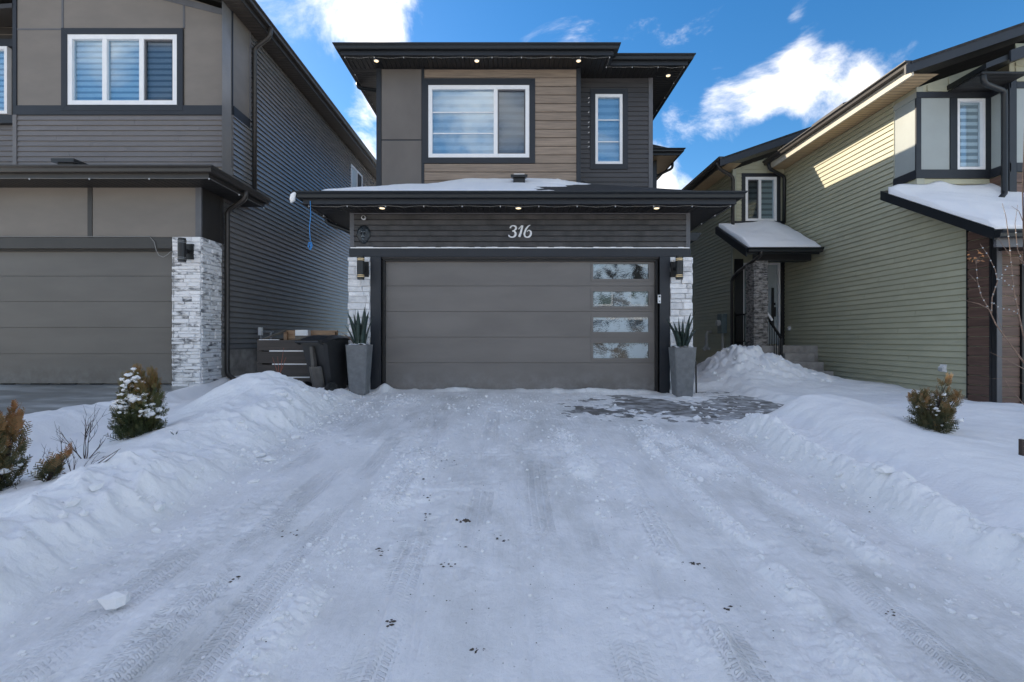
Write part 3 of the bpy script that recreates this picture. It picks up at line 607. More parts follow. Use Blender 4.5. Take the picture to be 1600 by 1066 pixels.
MB().box(gx(547.4), gx(554), YG - .028, YG, gzp(387), SOF - .004).build('corner_trim', m_greytrim, wall); MB().box(gx(1071), gx(1077.6), YG - .028, YG, gzp(387), SOF - .004).build('corner_trim', m_greytrim, wall)
MB().box(gx(554), gx(1071), YG - .022, YG, gzp(335) + .002, SOF - .004).build('frieze', m_greytrim, wall)
MB().box(gx(547), gx(1078), YG - .05, YG, gzp(402), gzp(389)).build('header_trim', m_navy, wall)
MB().box(gx(580), DX0, YG - .048, YG + .1, -.05, gzp(402) - .003).build('jamb_trim', m_navy, wall); MB().box(DX1, gx(1045.5), YG - .048, YG + .1, -.05, gzp(402) - .003).build('jamb_trim', m_navy, wall)
# weatherstrip reveal round the door
MB().box(DX0, DX0 + .045, YG + .06, YG + .13, 0, DTOP).build('weather_strip', m_black, wall); MB().box(DX1 - .045, DX1, YG + .06, YG + .13, 0, DTOP).build('weather_strip', m_black, wall)
MB().box(DX0 + .045, DX1 - .045, YG + .06, YG + .13, DTOP - .035, DTOP).build('weather_strip', m_black, wall)
# overhead door: five sections, four of them with a framed light
door = MB().box(DX0, DX1, YG + .17, YG + .19, 0, DTOP + .1).build('garage_door', m_door, H)
sec = [PZ(p, YG + .13) for p in (407.5, 447, 487, 527, 567, 614)]; sec[0] = DTOP + .02; sec[-1] = .005
wx0, wx1 = PX(927, YG + .12), PX(1013.5, YG + .12)
for i in range(5):
    z1, z0 = sec[i] - .003, sec[i + 1] + .003; mb = MB(); yf, yb = YG + .135, YG + .169
    if i < 4:
        gz0, gz1 = PZ((436, 479, 519, 560)[i], YG + .12), PZ((412.5, 455.5, 496, 536)[i], YG + .12)
        cells_y(mb, DX0 + .003, DX1 - .003, z0, z1, yf, yb, [(wx0, wx1, gz0, gz1)]); s = mb.build('door_section', m_door, door)
        f = MB(); e = .036
        for a, b, c, d in ((wx0 - e, wx1 + e, gz0 - e, gz0), (wx0 - e, wx1 + e, gz1, gz1 + e), (wx0 - e, wx0, gz0, gz1), (wx1, wx1 + e, gz0, gz1)): f.box(a, b, yf - .012, yf + .01, c, d)
        f.build('light_frame', m_door, door)
        MB().box(wx0 + .001, wx1 - .001, yf + .012, yf + .02, gz0 + .001, gz1 - .001).build('pane', m_frost, door)
    else:
        mb.box(DX0 + .003, DX1 - .003, yf, yb, z0, z1).build('door_section', m_door, door)
MB().box(DX0 + .05, DX1 - .05, YG + .13, YG + .168, -.012, .004).build('bottom_seal', m_rubber, door)
# stone piers
rs = random.Random(21)
for a, b in ((545.5, 580), (1045.7, 1080)):
    pier = MB().box(gx(a) + .01, gx(b) - .003, YG - .03, YG - .001, -.02, gzp(402) - .004).build('stone_pier', m_stone, H)
    stones_y(pier, gx(a), gx(b) - .004, -.02, gzp(402) - .006, YG - .03, m_stone, (.065, .15), (.13, .33), .055, .006, rs)
stones_x(pier, YG - .03, YG + .3, -.02, gzp(402) - .006, gx(1080) - .01, 1, m_stone, (.065, .15), (.13, .3), .04, .006, rs)
# garage eave: soffit, fascia, gutter, roof
ex0, ex1, ey = PX(476, 8.0), PX(1148, 8.0), 8.0; gzt = 3.29
s = MB().add([(ex0, ey, SOF), (ex1, ey, SOF), (GX1, YG - .001, SOF), (GX0, YG - .001, SOF)], [(0, 1, 2, 3)]).build('soffit', m_soffx, H)
MB().add([(ex0, ey, SOF), (GX0, YG - .001, SOF), (GX0, 10.5, SOF), (ex0, 10.5, SOF)], [(0, 1, 2, 3)]).build('soffit', m_soffy, H)
MB().add([(ex1, ey, SOF), (ex1, 10.85, SOF), (GX1, 10.85, SOF), (GX1, YG - .001, SOF)], [(0, 1, 2, 3)]).build('soffit', m_soffy, H)
fp = [(-.02, -.012), (.02, -.012), (.02, .16), (-.02, .16)]
fa = MB().ext(fp, 'x', ex0, ex1, (ey, SOF), m0=1, m1=1).build('fascia', m_navy, H)
MB().ext(fp, 'y', ey + .0, 10.47, (ex0, SOF), -1, m0=1).build('fascia', m_navy, H); MB().ext(fp, 'y', ey, 10.84, (ex1, SOF), 1, m0=1).build('fascia', m_navy, H)
gt = [(o + .021, u) for o, u in GUT]
MB().ext(gt, 'x', ex0, ex1, (ey, gzt), m0=1, m1=1).build('gutter', m_gutter, H)
MB().ext(gt, 'y', ey, 10.47, (ex0, gzt), -1, m0=1).build('gutter', m_gutter, H); MB().ext(gt, 'y', ey, 10.84, (ex1, gzt), 1, m0=1).build('gutter', m_gutter, H)
RP = .40; rz0 = gzt + .085; ov = .06
def groof(x, y): return rz0 + RP * min(y - (ey - ov), x - (ex0 - ov), (ex1 + ov) - x)
dmax = YU - (ey - ov); A = (ex0 - ov, ey - ov); B = (ex1 + ov, ey - ov)
dr = YR - (ey - ov)
vs = [(A[0], A[1], rz0), (B[0], B[1], rz0), (B[0] - dr, YR, rz0 + RP * dr), (A[0] + dmax, YU, rz0 + RP * dmax), (A[0] + .0, YU, rz0), (B[0], YR, rz0), (1.62, YR, rz0 + RP * dr), (1.62, YU, rz0 + RP * dmax)]
top = vs; th = .035
MB().add(vs + [(x, y, z - th) for x, y, z in vs], [(0, 1, 2, 6, 7, 3), (0, 3, 4), (1, 5, 2), (8, 11, 15, 14, 10, 9), (8, 12, 11), (9, 10, 13), (0, 4, 12, 8), (0, 8, 9, 1), (1, 9, 13, 5), (4, 3, 11, 12), (3, 7, 15, 11), (7, 6, 14, 15), (6, 2, 10, 14), (2, 5, 13, 10)]).build('garage_roof', m_shing, H)
# upper storey
soU = 6.885; wl0, wl1, wr1 = ux(590), ux(905), vx(1018); WZ0 = 4.0
w1 = (ux(669.5), ux(827), uz(247), uz(134)); w2 = (vx(930), vx(972.5), vz(257), vz(148))
c1, c2 = .128, .118
o1 = (w1[0] - c1, w1[1] + c1, w1[2] - c1, w1[3] + c1); o2 = (w2[0] - c2, w2[1] + c2, w2[2] - c2, w2[3] + c2)
up = MB(); cells_y(up, wl0, wl1, WZ0, soU + .05, YU, YU + .12, [w1]); cells_y(up, wl1, wr1, WZ0, soU + .05, YR, YR + .12, [w2])
up.box(wl0, wl0 + .12, YU + .12, 22, -.1, soU + .05); up.box(wr1 - .12, wr1, YR + .12, 22, -.1, soU + .05); up.box(wl0 + .12, wr1 - .12, 21.9, 22, -.1, soU + .05)
up.box(wl1 - .02, wl1 + .001, YU + .12, YR + .12, WZ0, soU + .05)
uw = up.build('upper_wall', m_charsid, H)
MB().box(wl0 + .13, wr1 - .13, YR + .6, YR + .62, WZ0, soU).build('room_partition', m_int, H)
MB().box(wl0 - .02, ux(596), YU - .03, YU, WZ0, soU - .003).build('corner_trim', m_navy, uw)
MB().box(ux(596.6), ux(658.6), YU - .018, YU, uz(218.3), soU - .02).build('panel', m_panel, uw); MB().box(ux(596.6), ux(658.6), YU - .018, YU, WZ0, uz(220.6)).build('panel', m_panel, uw)
MB().box(ux(596.2), ux(659), YU - .010, YU, uz(220.6), uz(218.3)).build('panel_joint', m_navy, uw)
MB().box(ux(659), ux(663), YU - .026, YU, WZ0, soU - .003).build('divider_trim', m_navy, uw)
MB().box(ux(900.5), wl1 + .03, YU - .03, YU, WZ0, soU - .003).build('corner_trim', m_navy, uw)
MB().box(wl1 + .002, wl1 + .03, YU, YR, WZ0, soU - .003).build('corner_trim', m_navy, uw)
laps(uw, 'y', YU, ux(663.4), ux(900.2), uz(296), uz(109), .1855, m_wood, ops=[o1], name='wood_plank', flat=True, proud=.020)
laps(uw, 'y', YR, wl1 + .035, vx(1013), vz(300), vz(123.5), .106, m_charsid, ops=[o2])
MB().box(vx(1013), wr1 + .02, YR - .03, YR, WZ0, soU - .003).build('corner_trim', m_greytrim, uw); MB().box(wr1, wr1 + .03, YR - .005, YR + .1, WZ0, soU - .003).build('corner_trim', m_greytrim, uw)
window_y(H, *w1, YU, c1, m_navy, muls=(ux(774.5),), muntz=(uz(175), uz(208)), fw=.085, dark=(1,), blind=m_blind)
window_y(H, *w2, YR, c2, m_navy, muntz=(vz(187), vz(221)), fw=.06, blind=m_blind)
laps(uw, 'x', wl0, YU + .05, 21.9, 3.45, soU - .01, .16, m_charsid, sgn=-1)
# upper eaves: a deeper left section and a right section set back
lx0, lx1, ly = PX(534, 9.98), PX(957, 9.98), 9.98; rx1, ry = PX(1073, 10.35), 10.35
MB().add([(lx0, ly, soU), (lx1, ly, soU), (lx1, ry, soU), (lx1, YU, soU), (lx0, YU, soU)], [(0, 1, 2, 3, 4)]).build('soffit', m_soffx, H)
MB().add([(lx0, YU, soU), (wl0, YU, soU), (wl0, 22.4, soU), (lx0, 22.4, soU)], [(0, 1, 2, 3)]).build('soffit', m_soffy, H)
MB().add([(wl1, YU, soU), (lx1, YU, soU), (lx1, YR, soU), (wl1, YR, soU)], [(0, 1, 2, 3)]).build('soffit', m_soffx, H)
MB().add([(lx1, ry, soU), (rx1, ry, soU), (wr1, YR, soU), (lx1, YR, soU)], [(0, 1, 2, 3)]).build('soffit', m_soffx, H)
MB().add([(rx1, ry, soU), (rx1, 16, soU), (wr1, 16, soU), (wr1, YR, soU)], [(0, 1, 2, 3)]).build('soffit', m_soffy, H)
MB().ext(fp, 'x', lx0, lx1, (ly, soU), m0=1, m1=1).build('fascia', m_navy, H); MB().ext(fp, 'y', ly, ry - .03, (lx1, soU), 1, m0=1).build('fascia', m_navy, H)
MB().ext(fp, 'x', lx1 + .022, rx1, (ry, soU), m1=1).build('fascia', m_navy, H); MB().ext(fp, 'y', ly, 22.4, (lx0, soU), -1, m0=1).build('fascia', m_navy, H); MB().ext(fp, 'y', ry, 15.5, (rx1, soU), 1, m0=1).build('fascia', m_navy, H)
gU = soU + .07
MB().ext(gt, 'x', lx0, lx1, (ly, gU), m0=1, m1=1).build('gutter', m_gutter, H); MB().ext(gt, 'y', ly, ry - .15, (lx1, gU), 1, m0=1).build('gutter', m_gutter, H)
MB().ext(gt, 'x', lx1 + .022, rx1, (ry, gU), m1=1).build('gutter', m_gutter, H); MB().ext(gt, 'y', ly, 22.4, (lx0, gU), -1, m0=1).build('gutter', m_gutter, H); MB().ext(gt, 'y', ry, 15.5, (rx1, gU), 1, m0=1).build('gutter', m_gutter, H)
zr = gU + .085; hw = (rx1 - lx0) / 2; mx_ = (rx1 + lx0) / 2; rp = .33
MB().add([(lx0 - .05, ly - .05, zr), (lx1, ly - .05, zr), (lx1, ry - .05, zr), (rx1 + .05, ry - .05, zr), (rx1 + .05, 22.5, zr), (lx0 - .05, 22.5, zr), (mx_, ly + hw, zr + rp * hw), (mx_, 22.5 - hw, zr + rp * hw),
          (lx0 - .05, ly - .05, zr - .03), (lx1, ly - .05, zr - .03), (lx1, ry - .05, zr - .03), (rx1 + .05, ry - .05, zr - .03), (rx1 + .05, 22.5, zr - .03), (lx0 - .05, 22.5, zr - .03)],
         [(0, 1, 2, 6), (2, 3, 6), (3, 4, 7, 6), (4, 5, 7), (5, 0, 6, 7), (0, 8, 9, 1), (1, 9, 10, 2), (2, 10, 11, 3), (3, 11, 12, 4), (4, 12, 13, 5), (5, 13, 8, 0), (13, 12, 11, 10, 9, 8)]).build('main_roof', m_shing, H)
# rear wing that steps out to the right, with its own eave
bx0, by = wr1, 15.9; bwx = PX(1025, 15.9)
MB().box(bx0 + .002, bwx, by, 22, -.1, soU + .03).build('rear_wall', m_charsid, H)
MB().box(bwx - .12, bwx + .02, by - .025, by, 3, soU - .003).build('corner_trim', m_navy, H)
qx = PX(1062, 15.4); MB().box(rx1 - .3, qx, 15.4, 22.4, soU, soU + .012).build('rear_soffit', m_sofftan, H)  # tan colour stands in for warm bounce light under this eave
MB().ext(fp, 'x', rx1 + .03, qx, (15.4, soU), m1=1).build('fascia', m_navy, H); MB().ext(fp, 'y', 15.4, 22.4, (qx, soU), 1, m0=1).build('fascia', m_navy, H)
MB().ext(gt, 'x', rx1 + .15, qx, (15.4, gU), m1=1).build('gutter', m_gutter, H); MB().ext(gt, 'y', 15.4, 22.4, (qx, gU), 1, m0=1).build('gutter', m_gutter, H)
MB().prism([(rx1, 15.38, zr - .03), (qx + .05, 15.38, zr - .03), (rx1, 15.38, zr + .35)], (0, 7, 0)).build('rear_roof', m_shing, H)
downspout(H, [(qx + .07, 16.3, gU + .01), (qx + .07, 16.3, gU - .18), (bwx + .05, 16.5, gU - .45), (bwx + .05, 16.5, 3.0)], m_gutter, .045)
# small side-door canopy behind the garage
MB().prism([(GX1, 11.2, PZ(363, 11.2)), (PX(1096, 11.2), 11.2, PZ(364, 11.2)), (PX(1093, 11.2), 11.2, PZ(369, 11.2)), (PX(1088, 11.2), 11.2, PZ(376, 11.2)), (GX1, 11.2, PZ(377, 11.2))], (0, 1.3, 0)).build('side_canopy', m_gutter, H)
downspout(H, [(ex0 - .06, 9.1, gzt + .01), (ex0 - .06, 9.1, gzt - .12), (GX0 - .05, 8.95, SOF - .28), (GX0 - .05, 8.95, .2)], m_gutter, .04)
downspout(H, [(lx0 - .06, 11.2, gU + .01), (lx0 - .06, 11.2, gU - .12), (wl0 - .05, 11.0, soU - .22), (wl0 - .05, 11.0, 3.7)], m_gutter, .04)
# turtle vent on the garage roof
vxx, vyy = PX(811, 9.9), 9.9; vzz = groof(vxx, vyy)
v = MB().prism([(vxx - .12, vyy - .12, vzz - .05), (vxx + .12, vyy - .12, vzz - .05), (vxx + .12, vyy + .14, vzz + .05), (vxx - .12, vyy + .14, vzz + .05)], (0, 0, .16)).build('roof_vent', m_black, H)
MB().prism([(vxx - .17, vyy - .17, vzz + .10), (vxx + .17, vyy - .17, vzz + .10), (vxx + .15, vyy + .16, vzz + .17), (vxx - .15, vyy + .16, vzz + .17)], (0, 0, .05)).build('vent_hood', m_black, v)
MB().prism([(vxx - .11, vyy - .12, vzz + .151), (vxx + .11, vyy - .12, vzz + .151), (vxx + .10, vyy + .12, vzz + .212), (vxx - .10, vyy + .12, vzz + .212)], (0, 0, .03)).build('vent_snow', m_snow, v)

def roof_snow(name, label, fn_roof, inside, x0, x1, y0, y1, thick, mat, nx=150, ny=50, seed=5, sides=True):
    """snow blanket over a roof plane; thins out to nothing at its ragged edge"""
    xs = np.linspace(x0, x1, nx); ys = np.linspace(y0, y1, ny); X, Y = np.meshgrid(xs, ys)
    T = thick(X, Y); zr_ = fn_roof(X, Y); Z = zr_ + T
    mb = MB(); keep = inside(X, Y); vid = -np.ones(X.shape, int); vs = []; fs = []
    for j in range(ny - 1):
        for i in range(nx - 1):
            q = [(j, i), (j, i + 1), (j + 1, i + 1), (j + 1, i)]
            if all(keep[a] for a in q) and max(T[a] for a in q) > -.005:
                f = []
                for a in q:
                    if vid[a] < 0: vid[a] = len(vs); vs.append((X[a], Y[a], Z[a]))
                    f.append(vid[a])
                fs.append(tuple(f))
    # skirt down to the roof along open edges
    from collections import Counter
    ec = Counter(); 
    for f in fs:
        for k in range(4): ec[(f[k], f[(k + 1) % 4])] += 1
    low = {}
    for (a, b) in list(ec):
        if (b, a) not in ec:
            for c in (a, b):
                if c not in low: low[c] = len(vs); x, y, z = vs[c]; vs.append((x, y, float(fn_roof(np.array(x), np.array(y))) - .01))
            fs.append((b, a, low[a], low[b]))
    mb.add(vs, fs); mb.smooth = True; o = mb.build(name, mat); return tag(o, label, 'snow', kind='stuff')
groofv = lambda X, Y: rz0 + RP * np.minimum(np.minimum(Y - (ey - ov), X - (ex0 - ov)), (ex1 + ov) - X)
def gthick(X, Y):
    n = fbm(X * 1.6, Y * 2.0, 4, 101); edge = (.35 + 1.0 * (Y - 8.0) * .35) - X
    m = ss(-.25, .35, edge + .55 * n) * ss(.0, .25, X - ex0 - .1 + .15 * n)
    t = .055 * m + .02 * n * m - .012 + .045 * ss(9.9, 10.4, Y) * ss(1.9, .9, X)
    t = t + .05 * G(X, Y, 1.0, 10.0, .7, .25) * (.6 + n)
    t = t - .075 * G(X, Y, .9, 9.15, .45, .22) - .03 * ss(8.1, 7.98, Y) * ss(-.1, .3, n + .1)
    return t
roof_snow('roof_snow', 'snow blanket on the garage roof of house 316 around the black vent', groofv, lambda X, Y: (X > ex0 - .02) & (Y > 7.97), ex0, ex1, 7.96, 10.49, gthick, m_snow)

# ------------------------------------------------------------------ the neighbour on the left
YL, YLU, LX, LS = 8.5, 9.44, -5.51, .15
lx = lambda p: PX(p, YL); lz = lambda p: PZ(p, YL); mx = lambda p: PX(p, YLU); mz = lambda p: PZ(p, YLU)
HL = thing('house', 'taupe and grey two-storey house with whitewashed stone pier beside its garage', 'house', (-9, 14, LS))
LW = -14.2; LSOF = 3.647; ldx0, ldx1 = lx(271) - 4.95, lx(271); ldtop = lz(389)  # LW widened out of view so the house shades the near left ground
g = MB(); cells_y(g, LW, LX - .003, 0, LSOF + .08, YL, YL + .14, [(ldx0, ldx1, 0, ldtop)]); g.box(LX - .15, LX - .003, YL + .14, YLU + .3, 0, LSOF + .1)
gw = g.build('garage_wall', m_lpanel, HL)
for a, b in ((ldx0 - .4, lx(-190)), (lx(-187), lx(-26)), (lx(-23), lx(138.5)), (lx(146), lx(306.5))): MB().box(a, b, YL - .016, YL, lz(371), LSOF - .003).build('panel', m_lpanel, gw)
for a in (-188.5, -24.5, 142): MB().box(lx(a) - .04, lx(a) + .04, YL - .024, YL, lz(371), LSOF - .003).build('batten', m_gutbrown, gw)
MB().box(lx(307), LX + .012, YL - .03, YL, lz(371), LSOF - .003).build('corner_trim', m_greytrim, gw)
MB().box(ldx0 - .4, lx(271), YL - .045, YL, ldtop, lz(372)).build('header_trim', m_gutbrown, gw)
MB().box(LX, LX + .018, YL, PX(343, 1) * 0 + 9.03, lz(371), LSOF - .003).build('side_panel', m_gutbrown, gw)
MB().box(LX, LX + .03, 9.03, 9.10, lz(371), LSOF - .003).build('corner_trim', m_gutbrown, gw)
dl = MB().box(ldx0, ldx1, YL + .15, YL + .17, LS, ldtop + .1).build('garage_door', m_ldoor, HL)
sl = [ldtop + .02] + [PZ(p, YL + .1) for p in (431.5, 471.5, 512, 553)] + [LS + .012]
for i in range(5): MB().box(ldx0 + .003, ldx1 - .003, YL + .11, YL + .149, sl[i + 1] + .003, sl[i] - .003).build('door_section', m_ldoor, dl)
MB().box(ldx1 - .04, ldx1 - .002, YL + .04, YL + .105, LS, ldtop - .03).build('weather_strip', m_gutbrown, gw); MB().box(ldx0, ldx1, YL + .04, YL + .10, ldtop - .028, ldtop - .002).build('weather_strip', m_black, gw)
for k in range(9):
    a = ldx0 + .2 + k * .53; MB().box(a, a + rng.uniform(.2, .4), YL + .09, YL + .14, LS - .004, LS + .012).build('bottom_seal', m_rubber, dl)
rs = random.Random(5); ptop = lz(371) - .003
pier = MB().box(lx(272), LX - .004, YL - .03, YL - .001, 0, ptop).build('stone_pier', m_stoned, HL)
stones_y(pier, lx(272), LX + .012, LS - .05, ptop, YL - .03, m_stoned, (.042, .085), (.10, .30), .045, .004, rs, xj=.004)
stones_x(pier, YL - .03, 9.05, LS - .05, ptop, LX - .003, 1, m_stoned, (.045, .09), (.10, .30), .04, .004, rs)
# garage eave
fx, fy = -5.06, 7.98
MB().add([(LW, fy, LSOF), (fx, fy, LSOF), (LX, YL, LSOF), (LW, YL, LSOF)], [(0, 1, 2, 3)]).build('soffit', m_soffx, HL)
MB().add([(fx, fy, LSOF), (fx, 9.75, LSOF), (LX, 9.75, LSOF), (LX, YL, LSOF)], [(0, 1, 2, 3)]).build('soffit', m_soffy, HL)
MB().ext(fp, 'x', LW, fx, (fy, LSOF), m1=1).build('fascia', m_gutbrown, HL); MB().ext(fp, 'y', fy, 9.75, (fx, LSOF), 1, m0=1).build('fascia', m_gutbrown, HL)
gL = LSOF + .065; MB().ext(gt, 'x', LW, fx, (fy, gL), m1=1).build('gutter', m_gutbrown, HL); MB().ext(gt, 'y', fy, 9.77, (fx, gL), 1, m0=1).build('gutter', m_gutbrown, HL)
zl = gL + .085; lroof = lambda X, Y: zl + .3 * np.minimum(Y - (fy - .05), (fx + .05) - X)
kk = YLU + .1 - (fy - .05)
MB().add([(LW, fy - .05, zl), (fx + .05, fy - .05, zl), (fx + .05 - kk, YLU + .1, zl + .3 * kk), (LW, YLU + .1, zl + .3 * kk), (fx + .05, 9.78, zl), (fx + .05 - .45, 9.78, zl + .135), (LW, fy - .05, zl - .03), (fx + .05, fy - .05, zl - .03), (fx + .05, 9.78, zl - .03), (LW, YLU + .1, zl - .03)],
         [(0, 1, 2, 3), (1, 4, 5, 2), (0, 6, 7, 1), (1, 7, 8, 4)]).build('garage_roof', m_shing, HL)
vxx, vyy = PX(112, 9.0), 9.0; vzz = float(lroof(np.array(vxx), np.array(vyy)))
v = MB().box(vxx - .14, vxx + .14, vyy - .13, vyy + .13, vzz - .03, vzz + .12).build('roof_vent', m_black, HL); MB().box(vxx - .21, vxx + .21, vyy - .19, vyy + .19, vzz + .105, vzz + .17).build('vent_hood', m_black, v)
roof_snow('roof_snow', 'thin snow on the garage roof of the taupe house beside its black vent', lroof, lambda X, Y: X < fx - .1, -11, fx, 7.97, 9.42,
          lambda X, Y: .03 + .06 * fbm(X * .9, Y * 1.5, 3, 121) - .07 * ss(-6.6, -5.6, X) + .03 * G(X, Y, PX(112, 9), 9, .9, .5), m_snow, 110, 30)
# upper storey
lsoU = 7.41; lw = (mx(107), mx(278), mz(165), mz(55)); ops = [(lw[0] - .12, lw[1] + .12, lw[2] - .12, lw[3] + .12)]
RXL = -9.4; gtop = lambda x: lsoU + .31 * min(LX - x, x - 2 * RXL + LX)
wl = mx(23)
u = MB(); cells_y(u, wl, LX - .003, 3.6, lsoU, YLU, YLU + .12, [lw]); 
u.prism([(wl, YLU, lsoU), (LX - .003, YLU, lsoU), (RXL, YLU, gtop(RXL)), (wl, YLU, gtop(wl))], (0, .12, 0)); u.box(LX - .12, LX - .003, YLU + .12, 22, 0, lsoU + .05)
u.box(LW, wl, 9.95, 10.07, 3.6, lsoU + .5); u.box(wl - .0, wl + .12, YLU + .12, 10.07, 3.6, lsoU + .6); u.box(LW, LW + .1, 10.1, 22, 0, lsoU); u.box(LW, LX - .2, 21.9, 22, 0, lsoU)
luw = u.build('upper_wall', m_lpanel, HL)
MB().box(LW + .2, LX - .2, YLU + .7, YLU + .72, 3.6, lsoU).build('room_partition', m_int, HL)
zb0, zb1 = mz(180.5), mz(165.8)
laps(luw, 'y', YLU, mx(28.5), mx(358), mz(262), zb0 - .004, .1035, m_leftsid, joint=2.4)
MB().box(wl - .01, LX + .014, YLU - .030, YLU, zb0, zb1).build('belt_trim', m_navy, luw)
MB().box(mx(22), mx(28), YLU - .032, YLU, mz(262), zb0 - .002).build('corner_trim', m_leftsid, luw); MB().box(mx(358), LX + .016, YLU - .032, YLU, mz(262), zb0 - .002).build('corner_trim', m_leftsid, luw)
MB().box(mx(22), mx(28), YLU - .032, YLU, zb1 + .002, gtop(mx(25)) - .1).build('corner_trim', m_navy, luw); MB().box(mx(358.5), LX + .016, YLU - .032, YLU, zb1 + .002, lsoU + .06).build('corner_trim', m_navy, luw)
def gp(x0, x1, z0, zt=None):
    tops = (zt, zt) if zt else (gtop(x0) - .13, gtop(x1) - .13)
    MB().prism([(x0, YLU - .016, z0), (x1, YLU - .016, z0), (x1, YLU - .016, tops[1]), (x0, YLU - .016, tops[0])], (0, .016, 0)).build('panel', m_lpanel, luw)
gp(mx(28.5), mx(96.5), zb1 + .003, mz(48)); gp(mx(28.5), mx(97.5), mz(45.6)); gp(mx(101), mx(286.5), mz(45) + .003); gp(mx(290), mx(358), zb1 + .003)
MB().box(mx(28), mx(97.5), YLU - .022, YLU, mz(48) + .001, mz(45.6) - .001).build('batten', m_greytrim, luw); MB().box(mx(97.6), mx(100.8), YLU - .022, YLU, mz(45) + .004, gtop(mx(99)) - .13).build('batten', m_greytrim, luw)
MB().box(mx(286.8), mx(289.8), YLU - .022, YLU, mz(45) + .004, gtop(mx(288)) - .13).build('batten', m_greytrim, luw)
MB().prism([(wl, YLU - .028, gtop(wl) - .12), (LX - .0, YLU - .028, gtop(LX) - .12), (LX, YLU - .028, gtop(LX)), (wl, YLU - .028, gtop(wl))], (0, .028, 0)).build('frieze', m_greytrim, luw)
window_y(HL, *lw, YLU, .118, m_navy, muls=(mx(164.3), mx(222)), fw=.09, dark=(2,), blind=m_blindl)
# recessed wall and window at the far left
laps(luw, 'y', 9.95, LW, wl - .02, PZ(262, 9.95), PZ(196, 9.95), .1035, m_leftsid)
MB().box(LW, wl - .01, 9.84, 9.95, PZ(196, 9.95), PZ(183.5, 9.95)).build('belt_trim', m_navy, luw)
window_y(HL, PX(-90, 9.95), PX(20.5, 9.95), PZ(182, 9.95), PZ(78, 9.95), 9.85, 0, m_navy, fw=.06, blind=m_blindl)
MB().box(LW, wl - .005, 9.84, 9.95, PZ(77.6, 9.95), PZ(66, 9.95)).build('belt_trim', m_navy, luw)
laps(luw, 'y', 9.95, LW, wl - .02, PZ(66, 9.95), PZ(22, 9.95), .16, m_gutbrown)
MB().prism([(LW, 9.4, PZ(38, 9.4)), (wl - .01, 9.4, PZ(12, 9.4)), (wl - .01, 9.4, PZ(5, 9.4)), (LW, 9.4, PZ(31, 9.4))], (0, .5, 0)).build('porch_rake', m_gutbrown, HL)
# long side wall
MB().box(LX, LX + .016, YLU + .0, 10.0, zb1 + .004, lsoU - .003).build('side_panel', m_lpanel, luw); MB().box(LX, LX + .03, YLU, 10.02, zb0, zb1).build('belt_trim', m_navy, luw)
MB().box(LX, LX + .03, 9.995, 10.06, zb1 + .004, lsoU - .003).build('corner_trim', m_leftsid, luw)
sw = (16.35, 17.55, PZ(257, 16.4) - 1.15, PZ(257, 16.4)); so = (sw[0] - .05, sw[1] + .05, sw[2], sw[3])
side = MB().box(LX - .002, LX - .0005, 9.1, 22, .70, lsoU - .01).build('side_wall', m_leftside, HL)
roofz = lambda z: 9.10 if z < zl else (YLU + .0 if z < zb0 else 10.06)
laps(side, 'x', LX, 9.1, 22, .76, lsoU - .02, .1035, m_leftside, sgn=1, ops=[so], lim=lambda z: (roofz(z), 22), proud=.032, gap=.024, joint=4.2)
wn = MB(); wn.box(LX, LX + .03, sw[0], sw[1], sw[2], sw[2] + .06); wn.box(LX, LX + .03, sw[0], sw[1], sw[3] - .06, sw[3]); wn.box(LX, LX + .03, sw[0], sw[0] + .06, sw[2] + .06, sw[3] - .06); wn.box(LX, LX + .03, sw[1] - .06, sw[1], sw[2] + .06, sw[3] - .06); wn.box(LX, LX + .028, 16.92, 16.99, sw[2] + .06, sw[3] - .06)
wn = wn.build('window', m_white, HL); MB().box(LX + .004, LX + .010, sw[0] + .06, 16.92, sw[2] + .06, sw[3] - .06).build('pane', m_doorw, wn); MB().box(LX + .004, LX + .010, 16.99, sw[1] - .06, sw[2] + .06, sw[3] - .06).build('pane', m_int, wn)
MB().box(LX - .05, LX + .004, 9.06, 22, -.2, .755).build('foundation', m_found, HL)
ux_ = -5.16
MB().add([(ux_, 8.98, lsoU), (ux_, 22.4, lsoU), (LX, 22.4, lsoU), (LX, YLU, lsoU), (LX, 8.98, lsoU)], [(0, 1, 2, 3, 4)]).build('soffit', m_soffbr, HL)
MB().ext(fp, 'y', 8.96, 22.4, (ux_, lsoU), 1).build('fascia', m_gutbrown, HL); MB().ext(gt, 'y', 8.94, 22.4, (ux_, lsoU + .07), 1).build('gutter', m_gutbrown, HL)
rl = lambda x: lsoU + .155 + .31 * (ux_ + .06 - x) if x > RXL else lsoU + .155 + .31 * (ux_ + .06 - RXL) - .31 * (RXL - x)
MB().add([(ux_ + .06, 8.92, rl(ux_ + .06)), (RXL, 8.92, rl(RXL)), (-14.8, 8.92, rl(-14.8)), (ux_ + .06, 22.5, rl(ux_ + .06)), (RXL, 22.5, rl(RXL)), (-14.8, 22.5, rl(-14.8)),
          (ux_ + .06, 8.92, rl(ux_ + .06) - .05), (RXL, 8.92, rl(RXL) - .05), (-14.8, 8.92, rl(-14.8) - .05), (ux_ + .06, 22.5, rl(ux_ + .06) - .05), (RXL, 22.5, rl(RXL) - .05), (-14.8, 22.5, rl(-14.8) - .05)],
         [(0, 3, 4, 1), (1, 4, 5, 2), (6, 7, 10, 9), (7, 8, 11, 10), (0, 1, 7, 6), (1, 2, 8, 7), (3, 9, 10, 4), (4, 10, 11, 5), (0, 6, 9, 3), (2, 5, 11, 8)]).build('main_roof', m_shing, HL)
